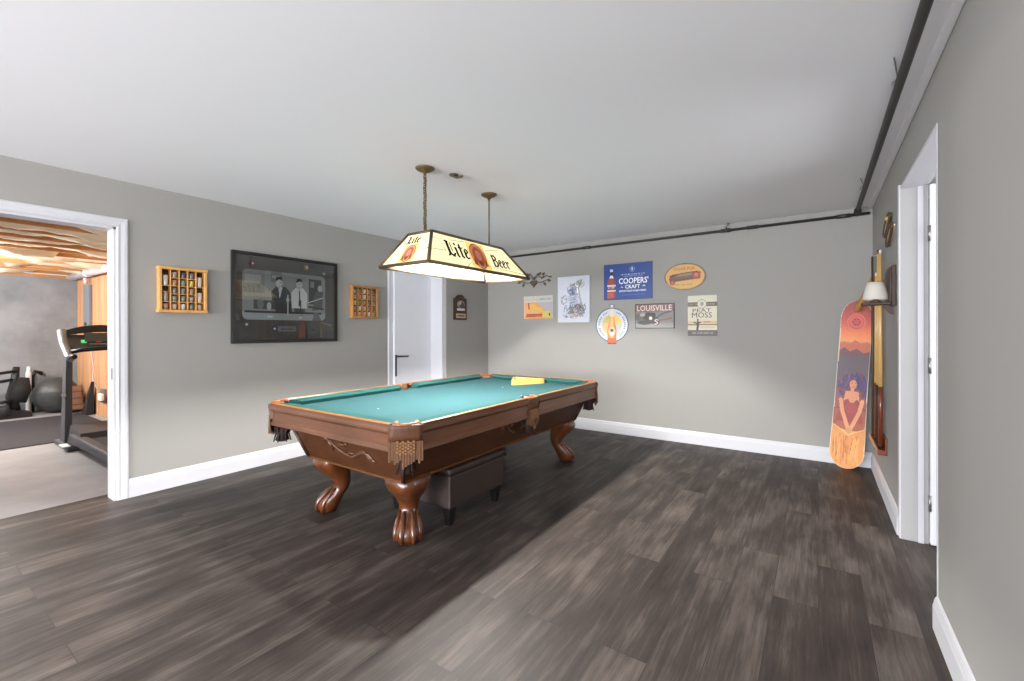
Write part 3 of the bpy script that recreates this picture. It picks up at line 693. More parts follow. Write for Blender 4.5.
# blackletter outlines
LET = {
 'L': [[(0, .88), (.12, 1.0), (.36, .95), (.31, .88), (.31, .22), (.42, .13), (.60, .28), (.68, .22), (.48, -.05), (.22, .07), (.05, -.03), (0, .03), (.10, .14), (.10, .86)], [(.40, .86), (.48, .92), (.48, .34), (.40, .28)]],
 'i': [[(0, .56), (.12, .68), (.23, .60), (.23, .14), (.31, .08), (.18, -.03), (.06, .10), (.06, .52)], [(.03, .84), (.14, .95), (.25, .84), (.14, .73)]],
 't': [[(.08, .61), (0, .60), (0, .67), (.08, .70), (.08, .84), (.25, .96), (.25, .70), (.37, .72), (.37, .63), (.25, .61), (.25, .16), (.35, .09), (.22, -.03), (.08, .10)]],
 'e': [[(0, .50), (.08, .60), (.17, .55), (.17, .16), (.26, .07), (.18, -.03), (0, .10)], [(.08, .60), (.22, .71), (.38, .57), (.38, .45), (.15, .28), (.15, .38), (.24, .46), (.22, .56)], [(.15, .13), (.18, -.03), (.40, .11), (.36, .17), (.26, .10)]],
 'B': [[(0, .90), (.10, 1.0), (.27, .94), (.27, .06), (.14, -.03), (.02, .05), (.09, .12), (.09, .86)], [(.27, .96), (.46, 1.0), (.62, .84), (.62, .68), (.47, .56), (.27, .52), (.27, .61), (.43, .65), (.43, .82), (.27, .87)], [(.30, .55), (.50, .56), (.68, .42), (.68, .20), (.45, -.03), (.20, -.02), (.28, .09), (.47, .15), (.50, .36), (.40, .46), (.30, .48)]],
 'r': [[(0, .56), (.12, .68), (.23, .60), (.23, .14), (.31, .08), (.18, -.03), (.06, .10), (.06, .52)], [(.23, .54), (.34, .70), (.46, .58), (.38, .44), (.28, .50)]]}
ADV = {'L': .66, 'i': .34, 't': .40, 'e': .44, 'B': .74, 'r': .46}
def write(m, word, u, v, sc, n, mt='shade_black'):
    for ch in word:
        for k, pl in enumerate(LET[ch]): m.poly([(u + x * sc, v + y * sc) for x, y in pl], n + k * .0001, mt)
        u += ADV[ch] * sc
def crest(m, u, v, a, b, n):
    d = .0006
    m.poly([(u - a * 1.25, v + b * 1.25), (u - a * 1.5, v - b * 1.0), (u - a * .9, v - b * 1.4), (u + a * .9, v - b * 1.4), (u + a * 1.5, v - b * 1.0), (u + a * 1.25, v + b * 1.25)], n, 'shade_glass_gold')
    m.poly(ell(u, v, a * 1.15, b * 1.2), n + d, 'shade_brown'); m.poly(ell(u, v, a * 1.05, b * 1.1), n + 2 * d, 'shade_pink'); m.poly(ell(u, v, a * .78, b * .86), n + 3 * d, 'shade_red')
    m.poly(ell(u, v + b * .05, a * .42, b * .5), n + 4 * d, 'shade_pink'); m.poly(ell(u, v - b * .72, a * .3, b * .25), n + 4 * d, 'shade_brown')
    for s_ in (-1, 1):
        m.poly([(u + s_ * a * .8, v - b * .2), (u + s_ * a * 1.1, v - b * .9), (u + s_ * a * .5, v - b * .95)][::s_], n + 4.5 * d, 'shade_brown')
        m.poly([(u + s_ * a * 1.2, v - b * 1.1), (u + s_ * a * 1.7, v - b * 1.35), (u + s_ * a * 1.1, v - b * 1.45)][::s_], n + 4.5 * d, 'shade_glass_gold')
for i in range(4):
    j = (i + 1) % 4
    U = (Bq[j] - Bq[i]).normalized(); W1 = Tq[i] - Bq[i]; off = W1.dot(U); Vv = (W1 - U * off); Hh = Vv.length; Vv.normalize()
    Lb = (Bq[j] - Bq[i]).length; off2 = (Tq[j] - Bq[i]).dot(U)
    M = frame(Bq[i], U, Vv)
    m = MB(M); m.prism([(0, 0), (Lb, 0), (off2, Hh), (off, Hh)], -.0015, .0, 'shade_glass'); pn = m.build('glass_panel', t)
    m = MB(M); n = .0012
    long_ = Lb > .8
    if long_:
        cu = .575
        write(m, 'Lite', .225, .078, .132, n + .003); write(m, 'Beer', .728, .058, .112, n + .003); crest(m, cu, .128, .078, .092, n)
        lns = [((.03, .11), (.22, .12)), ((.22, .12), (.19, .20)), ((.19, .20), (.12, .225)), ((.30, .22), (.47, .235)), ((cu - .12, .06), (cu - .2, 0)), ((cu + .12, .20), (cu + .3, .23)), ((cu + .14, .05), (Lb - .03, .035)), ((cu + .42, .12), (Lb - .08, .06))]
    else:
        cu = Lb / 2
        write(m, 'Lite', cu - .072, .182, .068, n + .003); crest(m, cu, .095, .048, .062, n)
        lns = [((.06, .09), (cu - .07, .10)), ((cu + .07, .11), (Lb - .07, .12)), ((cu - .06, .17), (.10, .235)), ((cu + .07, .19), (Lb - .11, .25))]
    for a, b in lns:
        d = (Vector(b) - Vector(a)).normalized(); p = Vector((-d.y, d.x)) * .0018
        m.poly([tuple(Vector(a) - p), tuple(Vector(b) - p), tuple(Vector(b) + p), tuple(Vector(a) + p)], n - .0004, 'lead')
    m.build('lettering', pn)
for y in (2.27, 2.57, 2.87):
    m = MB(); m.lathe([(.012, .06), (.014, .03), (.024, .02), (.030, .0), (.024, -.02), (.004, -.030)], 'bulb', (lx, y, 1.83), 14); m.build('light_bulb', t)
    m = MB(); m.lathe([(.018, .07), (.018, 0)], 'brass', (lx, y, 1.93 - .075), 12); m.build('bulb_socket', t)
for k, y in enumerate((2.20, 2.931)):
    m = MB(); m.lathe([(.066, 0), (.066, -.006), (.055, -.016), (.03, -.026), (.012, -.036), (.010, -.05)], 'brass', (-2.243, y, ZC), 24); m.build('ceiling_canopy', t)
m = MB(); z = ZC - .045; i = 0
while z > zk + .01:
    m.torus((-2.243 + .002 * math.sin(i), 2.20, z - .016), .0125, .0036, 'brass', ax=((1, 0, 0) if i % 2 else (0, 1, 0)), n=10, k=5, sx=1.0); z -= .0175; i += 1
m.tube([(-2.240, 2.203, ZC - .04), (-2.236, 2.196, 2.2), (-2.248, 2.205, 2.08), (-2.243, 2.20, zk)], .0035, 'brass', 6)
m.build('chain', t, label='brass chain with cord wound through it')
m = MB(); m.tube([(-2.243, 2.931, ZC - .04), (-2.243, 2.931, zk)], .0055, 'brass', 8); m.build('rod', t, label='straight thin brass rod')
# small hook plate on the ceiling
t = empty('ceiling_hook_plate', (-2.165, 2.41, ZC), label='small round bronze plate with hook on the ceiling between the lamp canopies', category='ceiling hook')
m = MB(); m.lathe([(.034, 0), (.034, -.006), (.02, -.014), (.004, -.018)], 'bronze_dark', (-2.165, 2.41, ZC), 18); m.build('plate', t)
m = MB(); m.tube([(-2.165, 2.41, ZC - .015), (-2.150, 2.425, ZC - .022), (-2.125, 2.45, ZC - .014), (-2.12, 2.455, ZC - .004)], .008, 'bronze_dark', 6); m.build('hook', t)

# ================================================================== PIPES UNDER THE CEILING
t = empty('ceiling_pipe', (.297, 2.0, 2.36), label='thick black iron pipe under the ceiling along the right wall', category='pipe')
m = MB(); m.tube([(.297, YR, 2.36), (.300, 5.16, 2.345)], .0185, 'pipe_black', 12); m.build('pipe', t)
for y in (2.62, 4.4, .4):
    m = MB(); m.torus((.297, y, 2.36), .0195, .004, 'steel', ax=(0, 1, 0)); m.tube([(.297, y, 2.378), (.262, y - .2, 2.389)], .003, 'steel', 6); m.build('hanger', t)
m = MB(); m.tube([(.300, 5.10, 2.345), (.300, 5.175, 2.328)], .028, 'pipe_black', 10); m.build('tee_fitting', t)
t = empty('wall_pipe', (-1.8, 5.16, 2.33), label='thin black pipe running just under the ceiling along the back wall', category='pipe')
m = MB(); m.tube([(XJ, 5.165, 2.298), (.39, 5.165, 2.320)], .0135, 'pipe_black', 10); m.build('pipe', t)
for x in (-.55, -.80, .2, -2.4):
    m = MB(); m.tube([(x - .05, 5.165, 2.298 + (x + 4) * .005), (x + .05, 5.165, 2.2985 + (x + 4) * .005)], .019, 'pipe_black', 10); m.build('coupling', t)
m = MB(); m.tube([(-.80, 5.165, 2.325), (-.80, 5.165, 2.365), (-.77, 5.15, 2.388)], .010, 'steel', 8); m.build('hanger', t)

# ================================================================== LEFT WALL
# framed photograph
FY, FZ, FW, FH = 1.834, 1.148, 1.046, .836
t = empty('framed_photograph', (XL, FY + FW / 2, FZ), label='large black framed black and white bar photograph on the left wall', category='picture')
M = on_left(FY, FZ)
m = MB(M); w = .032; d = .035
for q in ([(0, 0), (FW, 0), (FW - w, w), (w, w)], [(FW, 0), (FW, FH), (FW - w, FH - w), (FW - w, w)], [(FW, FH), (0, FH), (w, FH - w), (FW - w, FH - w)], [(0, FH), (0, 0), (w, w), (w, FH - w)]): m.prism(q, .001, d, 'frame_black')
m.build('frame', t)
m = MB(M); m.box(w, FW - w, w, FH - w, .002, .010, 'mat_board'); mb_ = m.build('mat_board', t)
pw, ph = .826, .465
cv = Canvas(pw, ph, .004, (138, 141, 143))
rx, ry = cv.X, cv.Y
rc = .05; cv.m = ~(((rx < rc) | (rx > pw - rc)) & ((ry < rc) | (ry > ph - rc)) & (((np.where(rx < pw / 2, rx - rc, rx - pw + rc)) ** 2 + (np.where(ry < ph / 2, ry - rc, ry - ph + rc)) ** 2) > rc * rc))
cv.a += rng.normal(0, .012, cv.a.shape[:2])[..., None]
cv.rect(.0, .2, .25, ph, (124, 127, 129)); cv.rect(.02, .17, .34, .42, (150, 153, 155)); cv.rect(.26, .36, .36, ph, (112, 116, 118)); cv.rect(.27, .35, .40, .43, (160, 162, 164))
cv.rect(.64, .80, .17, ph - .04, (52, 56, 58)); cv.rect(.66, .70, .34, .40, (120, 124, 126)); cv.rect(.78, pw, .0, ph, (136, 140, 142))
cv.rect(.1, .3, .10, .19, (72, 76, 78)); cv.ell(.16, .15, .03, .05, (110, 114, 118)); cv.ell(.24, .13, .02, .04, (176, 180, 182))
# left man in a dark jacket
cv.poly([(.27, .10), (.46, .10), (.45, .27), (.40, .325), (.31, .325), (.26, .27)], (62, 66, 70)); cv.poly([(.34, .20), (.37, .32), (.33, .32)], (198, 200, 202)); cv.ell(.335, .36, .033, .045, (188, 189, 189)); cv.rect(.322, .35, .31, .335, (170, 172, 172)); cv.rect(.345, .362, .362, .368, (120, 120, 120)); cv.rect(.350, .362, .338, .342, (150, 148, 148)); cv.poly([(.30, .37), (.31, .415), (.36, .42), (.37, .38), (.34, .395)], (42, 44, 46)); cv.line([(.40, .29), (.45, .22), (.42, .17)], .03, (70, 74, 78)); cv.ell(.42, .20, .018, .02, (176, 178, 178))
# right man in a white jacket
cv.poly([(.46, .12), (.62, .12), (.625, .27), (.58, .325), (.50, .325), (.455, .27)], (214, 216, 216)); cv.poly([(.532, .14), (.552, .14), (.548, .30), (.538, .30)], (50, 52, 54)); cv.ell(.54, .36, .032, .045, (192, 193, 193)); cv.rect(.53, .55, .31, .335, (172, 174, 174)); cv.rect(.524, .534, .362, .367, (124, 124, 124)); cv.rect(.545, .555, .362, .367, (124, 124, 124)); cv.rect(.532, .548, .338, .342, (154, 152, 152)); cv.poly([(.508, .375), (.515, .415), (.56, .418), (.572, .38), (.545, .392)], (40, 42, 44)); cv.rect(.49, .60, .03, .12, (70, 74, 78))
# third man leaning with a cue
cv.poly([(.68, .10), (.79, .12), (.80, .30), (.74, .32), (.70, .26)], (84, 88, 92)); cv.ell(.765, .335, .024, .034, (176, 178, 178)); cv.line([(.60, .17), (.80, .24)], .010, (196, 196, 194)); cv.line([(.64, .14), (.80, .12)], .02, (58, 60, 62))
cv.rect(0, pw, .0, .075, (158, 164, 168)); cv.rect(.02, .78, .065, .083, (44, 48, 52)); cv.rect(.30, .46, .08, .16, (48, 52, 56)); cv.rect(.415, .428, .05, .25, (190, 194, 196)); cv.rect(.55, .56, .08, .2, (60, 62, 64)); cv.ell(.25, .03, .03, .012, (196, 198, 198)); cv.ell(.55, .025, .02, .01, (226, 226, 224)); cv.poly([(.68, 0), (.78, 0), (.74, .08), (.70, .09)], (104, 108, 112))
cv.a = np.clip(cv.a * 1.22, 0, 1)
m = MB(M); m.paint(cv, .092, .218, .0115); m.build('photograph', t)
def disc(m, u, v, r, c1, c2, n=.012):
    m.lathe([(r, 0), (r * .9, .008), (r * .55, .014), (.001, .015)], c1, (u, v, n), 14); m.lathe([(r * .4, .0), (r * .38, .003)], c2, (u + r * .15, v + r * .1, n + .0135), 10)
mat('b_red', (140, 40, 40), .3); mat('b_yel', (196, 168, 96), .3); mat('b_blu', (44, 64, 110), .3); mat('b_grn', (110, 118, 80), .3); mat('b_gry', (84, 86, 80), .4); mat('b_wht', (225, 225, 225), .3)
for nm, u, v, c1, c2, r in (('red', .174, .733, 'b_red', 'b_wht', .026), ('yellow', .702, .757, 'b_yel', 'b_wht', .026), ('white', .900, .713, 'b_wht', 'b_wht', .015), ('green', .119, .171, 'b_grn', 'b_wht', .026), ('blue', .372, .131, 'b_blu', 'b_wht', .03), ('grey', .78, .118, 'b_gry', 'b_gry', .016)):
    m = MB(M); disc(m, u, v, r, c1, c2); m.build('ball_medallion', t, label='%s half ball mounted on the dark mat' % nm)
m = MB(M); m.prism([(.425, .106), (.588, .106), (.594, .112), (.594, .152), (.588, .158), (.425, .158), (.419, .152), (.419, .112)], .010, .014, 'silver'); 
for k in range(2): m.box(.44, .57, .122 + .015 * k, .127 + .015 * k, .014, .0145, 'sign_dark')
m.build('name_plate', t)
for a, b in (((.853, .205), (.866, .042)), ((.853, .205), (.985, .165))):
    m = MB(M); m.tube([(*a, .017), (*b, .017)], [.004, .007], 'cue_maple', 6); m.build('miniature_cue', t)
m = MB(M); m.box(w - .002, FW - w + .002, w - .002, FH - w + .002, .0335, .0345, 'picture_glass'); m.build('glass', t)

# shot glass display cases
def glass_mesh(tall, mt):
    m = MB(); s_ = 1.75 if tall else 1.0
    m.lathe([(.0145, 0), (.0150, .004), (.0172, .02 * s_), (.0196, .046 * s_), (.0186, .046 * s_), (.016, .012 * s_), (.001, .010 * s_)], mt, (0, 0, 0), 12, caps=False)
    m.f([v_ for v_ in m.bm.verts if abs(v_.co.z) < 1e-6], mt)
    return m
PROTO = {}
ORD = ['first', 'second', 'third', 'fourth', 'fifth']
def shot_glass(y, z, x, tall, ci, label, group):
    k = (tall, ci)
    if k not in PROTO:
        o = glass_mesh(tall, 'glass_%d' % ci).build('shot_glass'); o.location = (x, y, z); PROTO[k] = o
    else:
        o = PROTO[k].copy(); COL.objects.link(o); o.location = (x, y, z)
    o['label'] = label; o['category'] = 'shot glass'; o['group'] = group
CN = ['brownish', 'pale', 'grey', 'yellow', 'greenish', 'rust coloured', 'dark blue', 'tan']
def display(y, z, w, h, spans, place, where, cols, darker):
    t = empty('display_case', (XL, y + w / 2, z), label='%s wooden shot glass display case %s' % ('darker small' if darker else 'light', where), category='display case')
    M = on_left(y, z); d = .058; e = .019; fm = 'pine_dark' if darker else 'pine'
    m = MB(M); m.box(0, e, 0, h, .001, d, fm, .002); m.box(w - e, w, 0, h, .001, d, fm, .002); m.box(-.006, w + .006, -.004, e, .001, d + .006, fm, .003); m.box(-.006, w + .006, h - e, h + .004, .001, d + .006, fm, .003); m.build('frame', t)
    m = MB(M); m.box(e, w - e, e, h - e, .0015, .008, 'dark_back'); m.build('back_panel', t)
    nc = len(spans); cw = (w - 2 * e) / nc; rh = (h - 2 * e) / 5
    for c in range(1, nc):
        m = MB(M); m.box(e + c * cw - .0028, e + c * cw + .0028, e, h - e, .008, d - .006, fm); m.build('divider', t)
    for c, sp in enumerate(spans):
        top = h - e; r = 0
        for q, n in enumerate(sp):
            bot = top - n * rh
            if q < len(sp) - 1:
                m = MB(M); m.box(e + c * cw, e + (c + 1) * cw, bot - .0026, bot + .0026, .008, d - .008, fm); m.build('shelf', t)
            ci = cols[(c * 5 + r) % len(cols)]
            shot_glass(y + e + (c + .5) * cw, z + bot + .0028, XL + .030, n == 2, ci, '%s%s shot glass, %s column, %s shelf down, display case %s' % ('tall ' if n == 2 else '', CN[ci], ORD[c], ORD[q], where), 'shot glasses in the display case ' + where)
            top = bot; r += n
display(1.296, 1.413, .332, .358, [[2, 2, 1], [1] * 5, [1] * 5, [1] * 5, [2, 2, 1]], None, 'left of the framed photograph', [1, 7, 0, 2, 5, 0, 5, 2, 4, 7, 6, 4, 2, 4, 1, 2, 3, 5, 0, 2, 1, 2, 1, 1, 7], False)
display(3.052, 1.406, .352, .360, [[1] * 5] * 5, None, 'right of the framed photograph', [0, 7, 3, 4, 5, 2, 5, 4, 1, 7, 1, 1, 5, 7, 7, 4, 5, 2, 5, 1, 6, 4, 0, 2, 7], True)

# bottle cap plaque on the stepped wall
t = empty('cap_catcher_plaque', (XJ, 4.57, 1.40), label='dark wooden bottle opener plaque with arched top beside the white door', category='plaque')
M = on_left(4.437, 1.405, XJ); cw_, ch_ = .25, .335
out = [(0, 0), (cw_, 0), (cw_, ch_ * .86)] + [(cw_ * .86, ch_ * .88)] + ell(cw_ / 2, ch_ * .86, cw_ * .34, ch_ * .16, 12, 0, PI) + [(cw_ * .14, ch_ * .88), (0, ch_ * .86)]
m = MB(M); m.prism(out, .001, .022, 'wood_dark'); m.build('board', t)
m = MB(M); cv = Canvas(.16, .14, .005, (66, 60, 58)); cv.ell(.08, .085, .075, .05, (150, 142, 138)); cv.ell(.095, .075, .05, .045, (70, 66, 64)); cv.ell(.06, .10, .03, .02, (176, 170, 166)); cv.rect(0, .16, 0, .03, (206, 200, 196)); m.paint(cv, .05, .125, .0235); m.build('picture', t)
m = MB(M); m.box(.035, .22, .025, .085, .022, .028, 'bronze_light'); m.box(.06, .195, .047, .062, .028, .029, 'sign_dark'); m.build('catcher_plate', t)
m = MB(M); m.tube([(.09, .285, .022), (.09, .30, .04), (.165, .30, .04), (.165, .285, .022)], .006, 'bronze_dark', 6); m.build('opener', t)

# ================================================================== BACK WALL SIGNS
def sign(name, x, z, w, h, depth, label, cat='sign', side='frame_black', outline=None):
    m = MB(on_back(x, z)); m.prism(outline or [(0, 0), (w, 0), (w, h), (0, h)], .0008, depth, side)
    m.lab = dict(label=label, category=cat); m.nm = name; m.at = (x + w / 2, YB, z); m.g = 'signs on the back wall'; return m
def done(m): return m.build(m.nm, loc=m.at, group=m.g, **m.lab)
# blue bourbon sign
W1, H1 = .60, .437
m = sign('metal_sign', -2.182, 1.631, W1, H1, .006, 'blue metal sign with a brown bottle and bold white lettering', side='b_blu')
cv = Canvas(W1, H1, .004, (34, 66, 138)); cv.a += rng.normal(0, .006, cv.a.shape[:2])[..., None]
cv.put(((cv.X < .006) | (cv.X > W1 - .006) | (cv.Y < .006) | (cv.Y > H1 - .006)), (24, 44, 98))
bx = .098
bottle = [(bx - .052, .02), (bx + .052, .02), (bx + .056, .06), (bx + .052, .225), (bx + .038, .262), (bx + .018, .282), (bx + .016, .36), (bx - .016, .36), (bx - .018, .282), (bx - .038, .262), (bx - .052, .225), (bx - .056, .06)]
cv.poly(bottle, (150, 68, 58)); mk = cv.pmask(bottle); cv.put(mk & (cv.Y < .09), (176, 84, 62)); cv.put(mk & (cv.X > bx + .03), (112, 44, 44), .6); cv.put(mk & (cv.Y > .285), (38, 34, 60)); cv.put(mk & (cv.Y > .268) & (cv.Y < .30), (232, 236, 240)); cv.rect(bx - .018, bx + .018, .345, .378, (196, 214, 238))
cv.put(mk & (cv.Y > .165) & (cv.Y < .185), (224, 214, 216)); cv.put(mk & (cv.Y > .135) & (cv.Y < .165), (90, 70, 96)); cv.put(mk & (cv.Y > .105) & (cv.Y < .12), (230, 216, 214)); cv.words(bx - .04, bx + .04, .145, .012, (220, 210, 214), 3)
cv.ell(.358, .362, .034, .034, (120, 150, 200)); cv.ell(.358, .362, .027, .027, (40, 72, 144)); cv.rect(.352, .364, .343, .381, (196, 212, 236)); cv.rect(.345, .371, .366, .374, (196, 212, 236))
cv.words(.215, .505, .298, .012, (170, 188, 222), 5); cv.words(.245, .485, .276, .010, (150, 172, 214), 6); cv.words(.215, .52, .052, .008, (110, 138, 194), 9, .8)
cv.poly([(.21, .143), (.25, .143), (.232, .165)], (170, 188, 222)); cv.poly([(.475, .150), (.52, .150), (.497, .172)], (170, 188, 222))
m.paint(cv, 0, 0, .0068)
m.text("COOPERS'", .372, .188, .074, 'sign_white', .0076, .02, width=.36); m.text('CRAFT', .362, .130, .046, 'sign_white', .0076, .02, width=.185); m.text('KENTUCKY STRAIGHT BOURBON WHISKEY', .362, .092, .022, 'sign_white', .0076, .02, width=.33)
done(m)
# oval cigar sign
W1, H1 = .445, .30
m = sign('oval_sign', -1.445, 1.710, W1, H1, .012, 'oval tan sign picturing a cigar, at the right end of the top row', side='sign_dark', outline=ell(W1 / 2, H1 / 2, W1 / 2, H1 / 2, 56))
cv = Canvas(W1, H1, .004, (206, 154, 86)); cv.m = cv.emask(W1 / 2, H1 / 2, W1 / 2 - .002, H1 / 2 - .002); cv.a += rng.normal(0, .015, cv.a.shape[:2])[..., None]
cv.put(~cv.emask(W1 / 2, H1 / 2, W1 / 2 - .016, H1 / 2 - .014), (120, 104, 70)); cv.put(cv.Y < .09, (204, 164, 84), .5)
c1 = [(.06, .155), (.09, .18), (.38, .195), (.39, .12), (.10, .095), (.055, .12)]
cv.poly(c1, (104, 72, 48)); cv.poly([(.13, .175), (.30, .188), (.30, .16), (.13, .15)], (140, 112, 92)); cv.poly([(.10, .12), (.33, .135), (.33, .115), (.12, .10)], (84, 60, 36)); cv.poly([(.05, .165), (.20, .192), (.37, .205), (.37, .195), (.2, .182), (.07, .15)], (66, 34, 20))
cv.poly([(.305, .118), (.385, .125), (.392, .195), (.31, .188)], (150, 58, 34)); cv.ell(.345, .16, .022, .022, (196, 104, 84)); cv.ell(.09, .088, .03, .03, (140, 54, 26)); cv.ell(.09, .088, .016, .018, (176, 96, 66)); cv.poly([(.05, .13), (.10, .15), (.10, .10), (.06, .10)], (120, 60, 30))
cv.words(.125, .315, .052, .020, (150, 128, 52), 4)
m.paint(cv, 0, 0, .0128); m.text('CIGAR PUB', .215, .222, .030, 'sign_brown', .0136, .0, width=.225); done(m)
# framed motor-sport style sign
W1, H1 = .452, .290
m = sign('framed_sign', -1.787, 1.280, W1, H1, .016, 'dark edged monochrome sign with tall pink lettering below the blue sign', side='sign_dark')
cv = Canvas(W1, H1, .004, (126, 120, 116)); cv.a += rng.normal(0, .03, cv.a.shape[:2])[..., None]
cv.rect(0, W1, .195, H1, (120, 92, 84)); cv.rect(0, W1, .0, .06, (150, 146, 140)); cv.ell(.07, .13, .07, .05, (92, 90, 86)); cv.ell(.12, .07, .09, .025, (64, 62, 60)); cv.poly([(.09, .12), (.14, .19), (.24, .18), (.25, .09), (.18, .07)], (58, 50, 44)); cv.ell(.19, .125, .05, .05, (70, 58, 50)); cv.ell(.185, .12, .018, .022, (232, 222, 208))
cv.line([(.22, .10), (.32, .17), (.42, .20)], .02, (84, 84, 84)); cv.line([(.27, .09), (.42, .115)], .018, (132, 86, 72)); cv.ell(.245, .075, .045, .04, (62, 54, 54)); cv.line([(.272, .095), (.25, .105), (.232, .092), (.25, .078), (.268, .066), (.252, .048), (.225, .052)], .010, (220, 204, 204)); cv.ell(.37, .05, .07, .02, (140, 136, 128)); cv.ell(.09, .16, .03, .02, (170, 166, 160))
cv.put((cv.X < .010) | (cv.X > W1 - .010) | (cv.Y < .009) | (cv.Y > H1 - .009), (46, 40, 38))
m.paint(cv, 0, 0, .0168); m.text('LOUISVILLE', W1 / 2, .205, .066, 'sign_pink', .0178, .012, width=.40); done(m)
# cream whisky sign
W1, H1 = .30, .444
m = sign('label_sign', -1.190, 1.196, W1, H1, .008, 'tall cream sign with brown bands and dark serif lettering', side='sign_dark')
cv = Canvas(W1, H1, .004, (206, 200, 176)); cv.a += rng.normal(0, .01, cv.a.shape[:2])[..., None]; cv.rect(0, W1, .385, H1, (200, 198, 172))
cv.rect(0, W1, .325, .372, (86, 76, 60)); cv.words(.01, .105, .342, .014, (140, 128, 106), 2); cv.words(.19, .29, .342, .014, (140, 128, 106), 3)
for g, c in ((.050, (110, 104, 90)), (.044, (206, 202, 186))): cv.ell(.146, .350, g, g, c)
cv.ell(.146, .350, .022, .026, (170, 164, 150)); cv.line([(.138, .362), (.156, .362), (.146, .338)], .007, (60, 54, 48))
cv.rect(0, W1, .135, .165, (206, 174, 122)); cv.rect(0, W1, .118, .133, (134, 112, 80)); cv.rect(.165, .235, .148, .160, (176, 120, 70)); cv.rect(.13, .28, .085, .105, (196, 180, 150))
cv.poly([(.088, .06), (.112, .06), (.118, .15), (.104, .175), (.094, .15)], (62, 48, 40)); cv.line([(.065, .15), (.10, .135), (.13, .15)], .012, (62, 48, 40)); cv.ell(.104, .178, .009, .011, (62, 48, 40))
cv.rect(0, W1, .0, .064, (82, 70, 66)); cv.words(.05, .27, .026, .018, (150, 138, 132), 8)
m.paint(cv, 0, 0, .0088); m.text('PEAT', .146, .262, .038, 'sign_dark', .0096, .0, width=.19); m.text('MOSS', .146, .200, .058, 'sign_dark', .0096, .0, width=.205); done(m)
# round bottle sign
R1 = .212; cxr, czr = .214, .236
W1, H1 = .428, .50
oc = ell(cxr, czr, R1, R1, 56, math.radians(-70), math.radians(250))
outl = ell(cxr, czr, R1, R1, 28, math.radians(-70), math.radians(80)) + [(cxr + .036, .465), (cxr + .03, .492), (cxr - .03, .492), (cxr - .036, .465)] + ell(cxr, czr, R1, R1, 28, math.radians(100), math.radians(250)) + [(cxr - .062, .02), (cxr - .055, .0), (cxr + .055, .0), (cxr + .062, .02)]
m = sign('round_sign', -2.294, 1.090, W1, H1, .006, 'round white sign with an amber bottle in its centre, below the blue sign', side='metal_grey', outline=outl)
cv = Canvas(W1, H1, .004, (206, 210, 218)); cv.a += rng.normal(0, .008, cv.a.shape[:2])[..., None]
cv.m = cv.emask(cxr, czr, R1 - .002, R1 - .002) | cv.pmask([(cxr + .036, .44), (cxr + .03, .49), (cxr - .03, .49), (cxr - .036, .44)]) | cv.pmask([(cxr - .062, .08), (cxr - .055, .002), (cxr + .055, .002), (cxr + .062, .08)])
cv.put(~cv.emask(cxr, czr, R1 - .014, R1 - .014) & (cv.Y < .45), (84, 96, 116)); cv.put(cv.Y > .45, (120, 132, 140)); cv.rect(cxr - .014, cxr + .014, .455, .48, (226, 228, 230))
for i in range(44):
    a = 2 * PI * i / 44
    if abs(math.sin(a) - 1) < .06 or math.sin(a) < -.82: continue
    if i % 6 == 5: continue
    cv.ell(cxr + .165 * math.cos(a), czr + .165 * math.sin(a), .012, .006, (96, 100, 116), a)
cv.ell(cxr, czr, .135, .135, (214, 204, 180)); q = cv.emask(cxr, czr, .125, .125); cv.put(q & (cv.Y > czr + .02), (222, 190, 84)); cv.put(q & (cv.Y <= czr + .02) & (cv.X < cxr), (226, 182, 122)); cv.put(q & (cv.Y <= czr + .02) & (cv.X >= cxr), (190, 186, 176)); cv.put(q & (cv.X < cxr - .02) & (cv.Y > czr + .02), (176, 172, 130), .6)
bt = [(cxr - .058, .0), (cxr + .058, .0), (cxr + .060, .10), (cxr + .056, .20), (cxr + .040, .27), (cxr + .026, .36), (cxr + .022, .435), (cxr - .022, .435), (cxr - .026, .36), (cxr - .040, .27), (cxr - .056, .20), (cxr - .060, .10)]
cv.poly(bt, (222, 146, 74)); k_ = cv.pmask(bt); cv.put(k_ & (np.abs(cv.X - cxr) < .014), (244, 196, 140), .8); cv.put(k_ & ((cv.X - cxr) > .03), (176, 104, 40), .8); cv.put(k_ & ((cv.X - cxr) < -.035), (196, 120, 40), .7); cv.put(k_ & (cv.Y > .34), (226, 214, 192)); cv.put(k_ & (cv.Y < .075), (206, 92, 56)); cv.put(k_ & (cv.Y < .02), (130, 70, 46))
cv.ell(cxr, .155, .045, .055, (214, 188, 162)); cv.ell(cxr, .170, .022, .020, (84, 76, 78)); cv.ell(cxr, .125, .03, .02, (226, 206, 186))
m.paint(cv, 0, 0, .0068); done(m)
# pen drawing on canvas
W1, H1 = .451, .594
m = sign('art_canvas', -2.818, 1.363, W1, H1, .03, 'white canvas with a grey and blue pen sketch of blossoms', 'canvas', side='sign_white')
cv = Canvas(W1, H1, .004, (205, 209, 219)); cv.a += rng.normal(0, .006, cv.a.shape[:2])[..., None]
rr = random.Random(5)
def scrib(cx, cy, a, b, n, c, w=.009, k=.7):
    n = int(n * 1.5)
    for _ in range(n):
        u, v_ = cx + rr.uniform(-a, a), cy + rr.uniform(-b, b); s0 = rr.uniform(.015, .045); a0 = rr.uniform(0, 6.28)
        cv.line([(u + s0 * math.cos(a0 + .35 * i), v_ + s0 * math.sin(a0 + .35 * i)) for i in range(rr.randint(4, 9))], w, c, k)
cv.ell(.27, .16, .12, .07, (160, 158, 164), 0, .5); cv.ell(.23, .42, .06, .05, (172, 174, 188), 0, .5); cv.ell(.22, .30, .06, .07, (182, 188, 206), 0, .6)
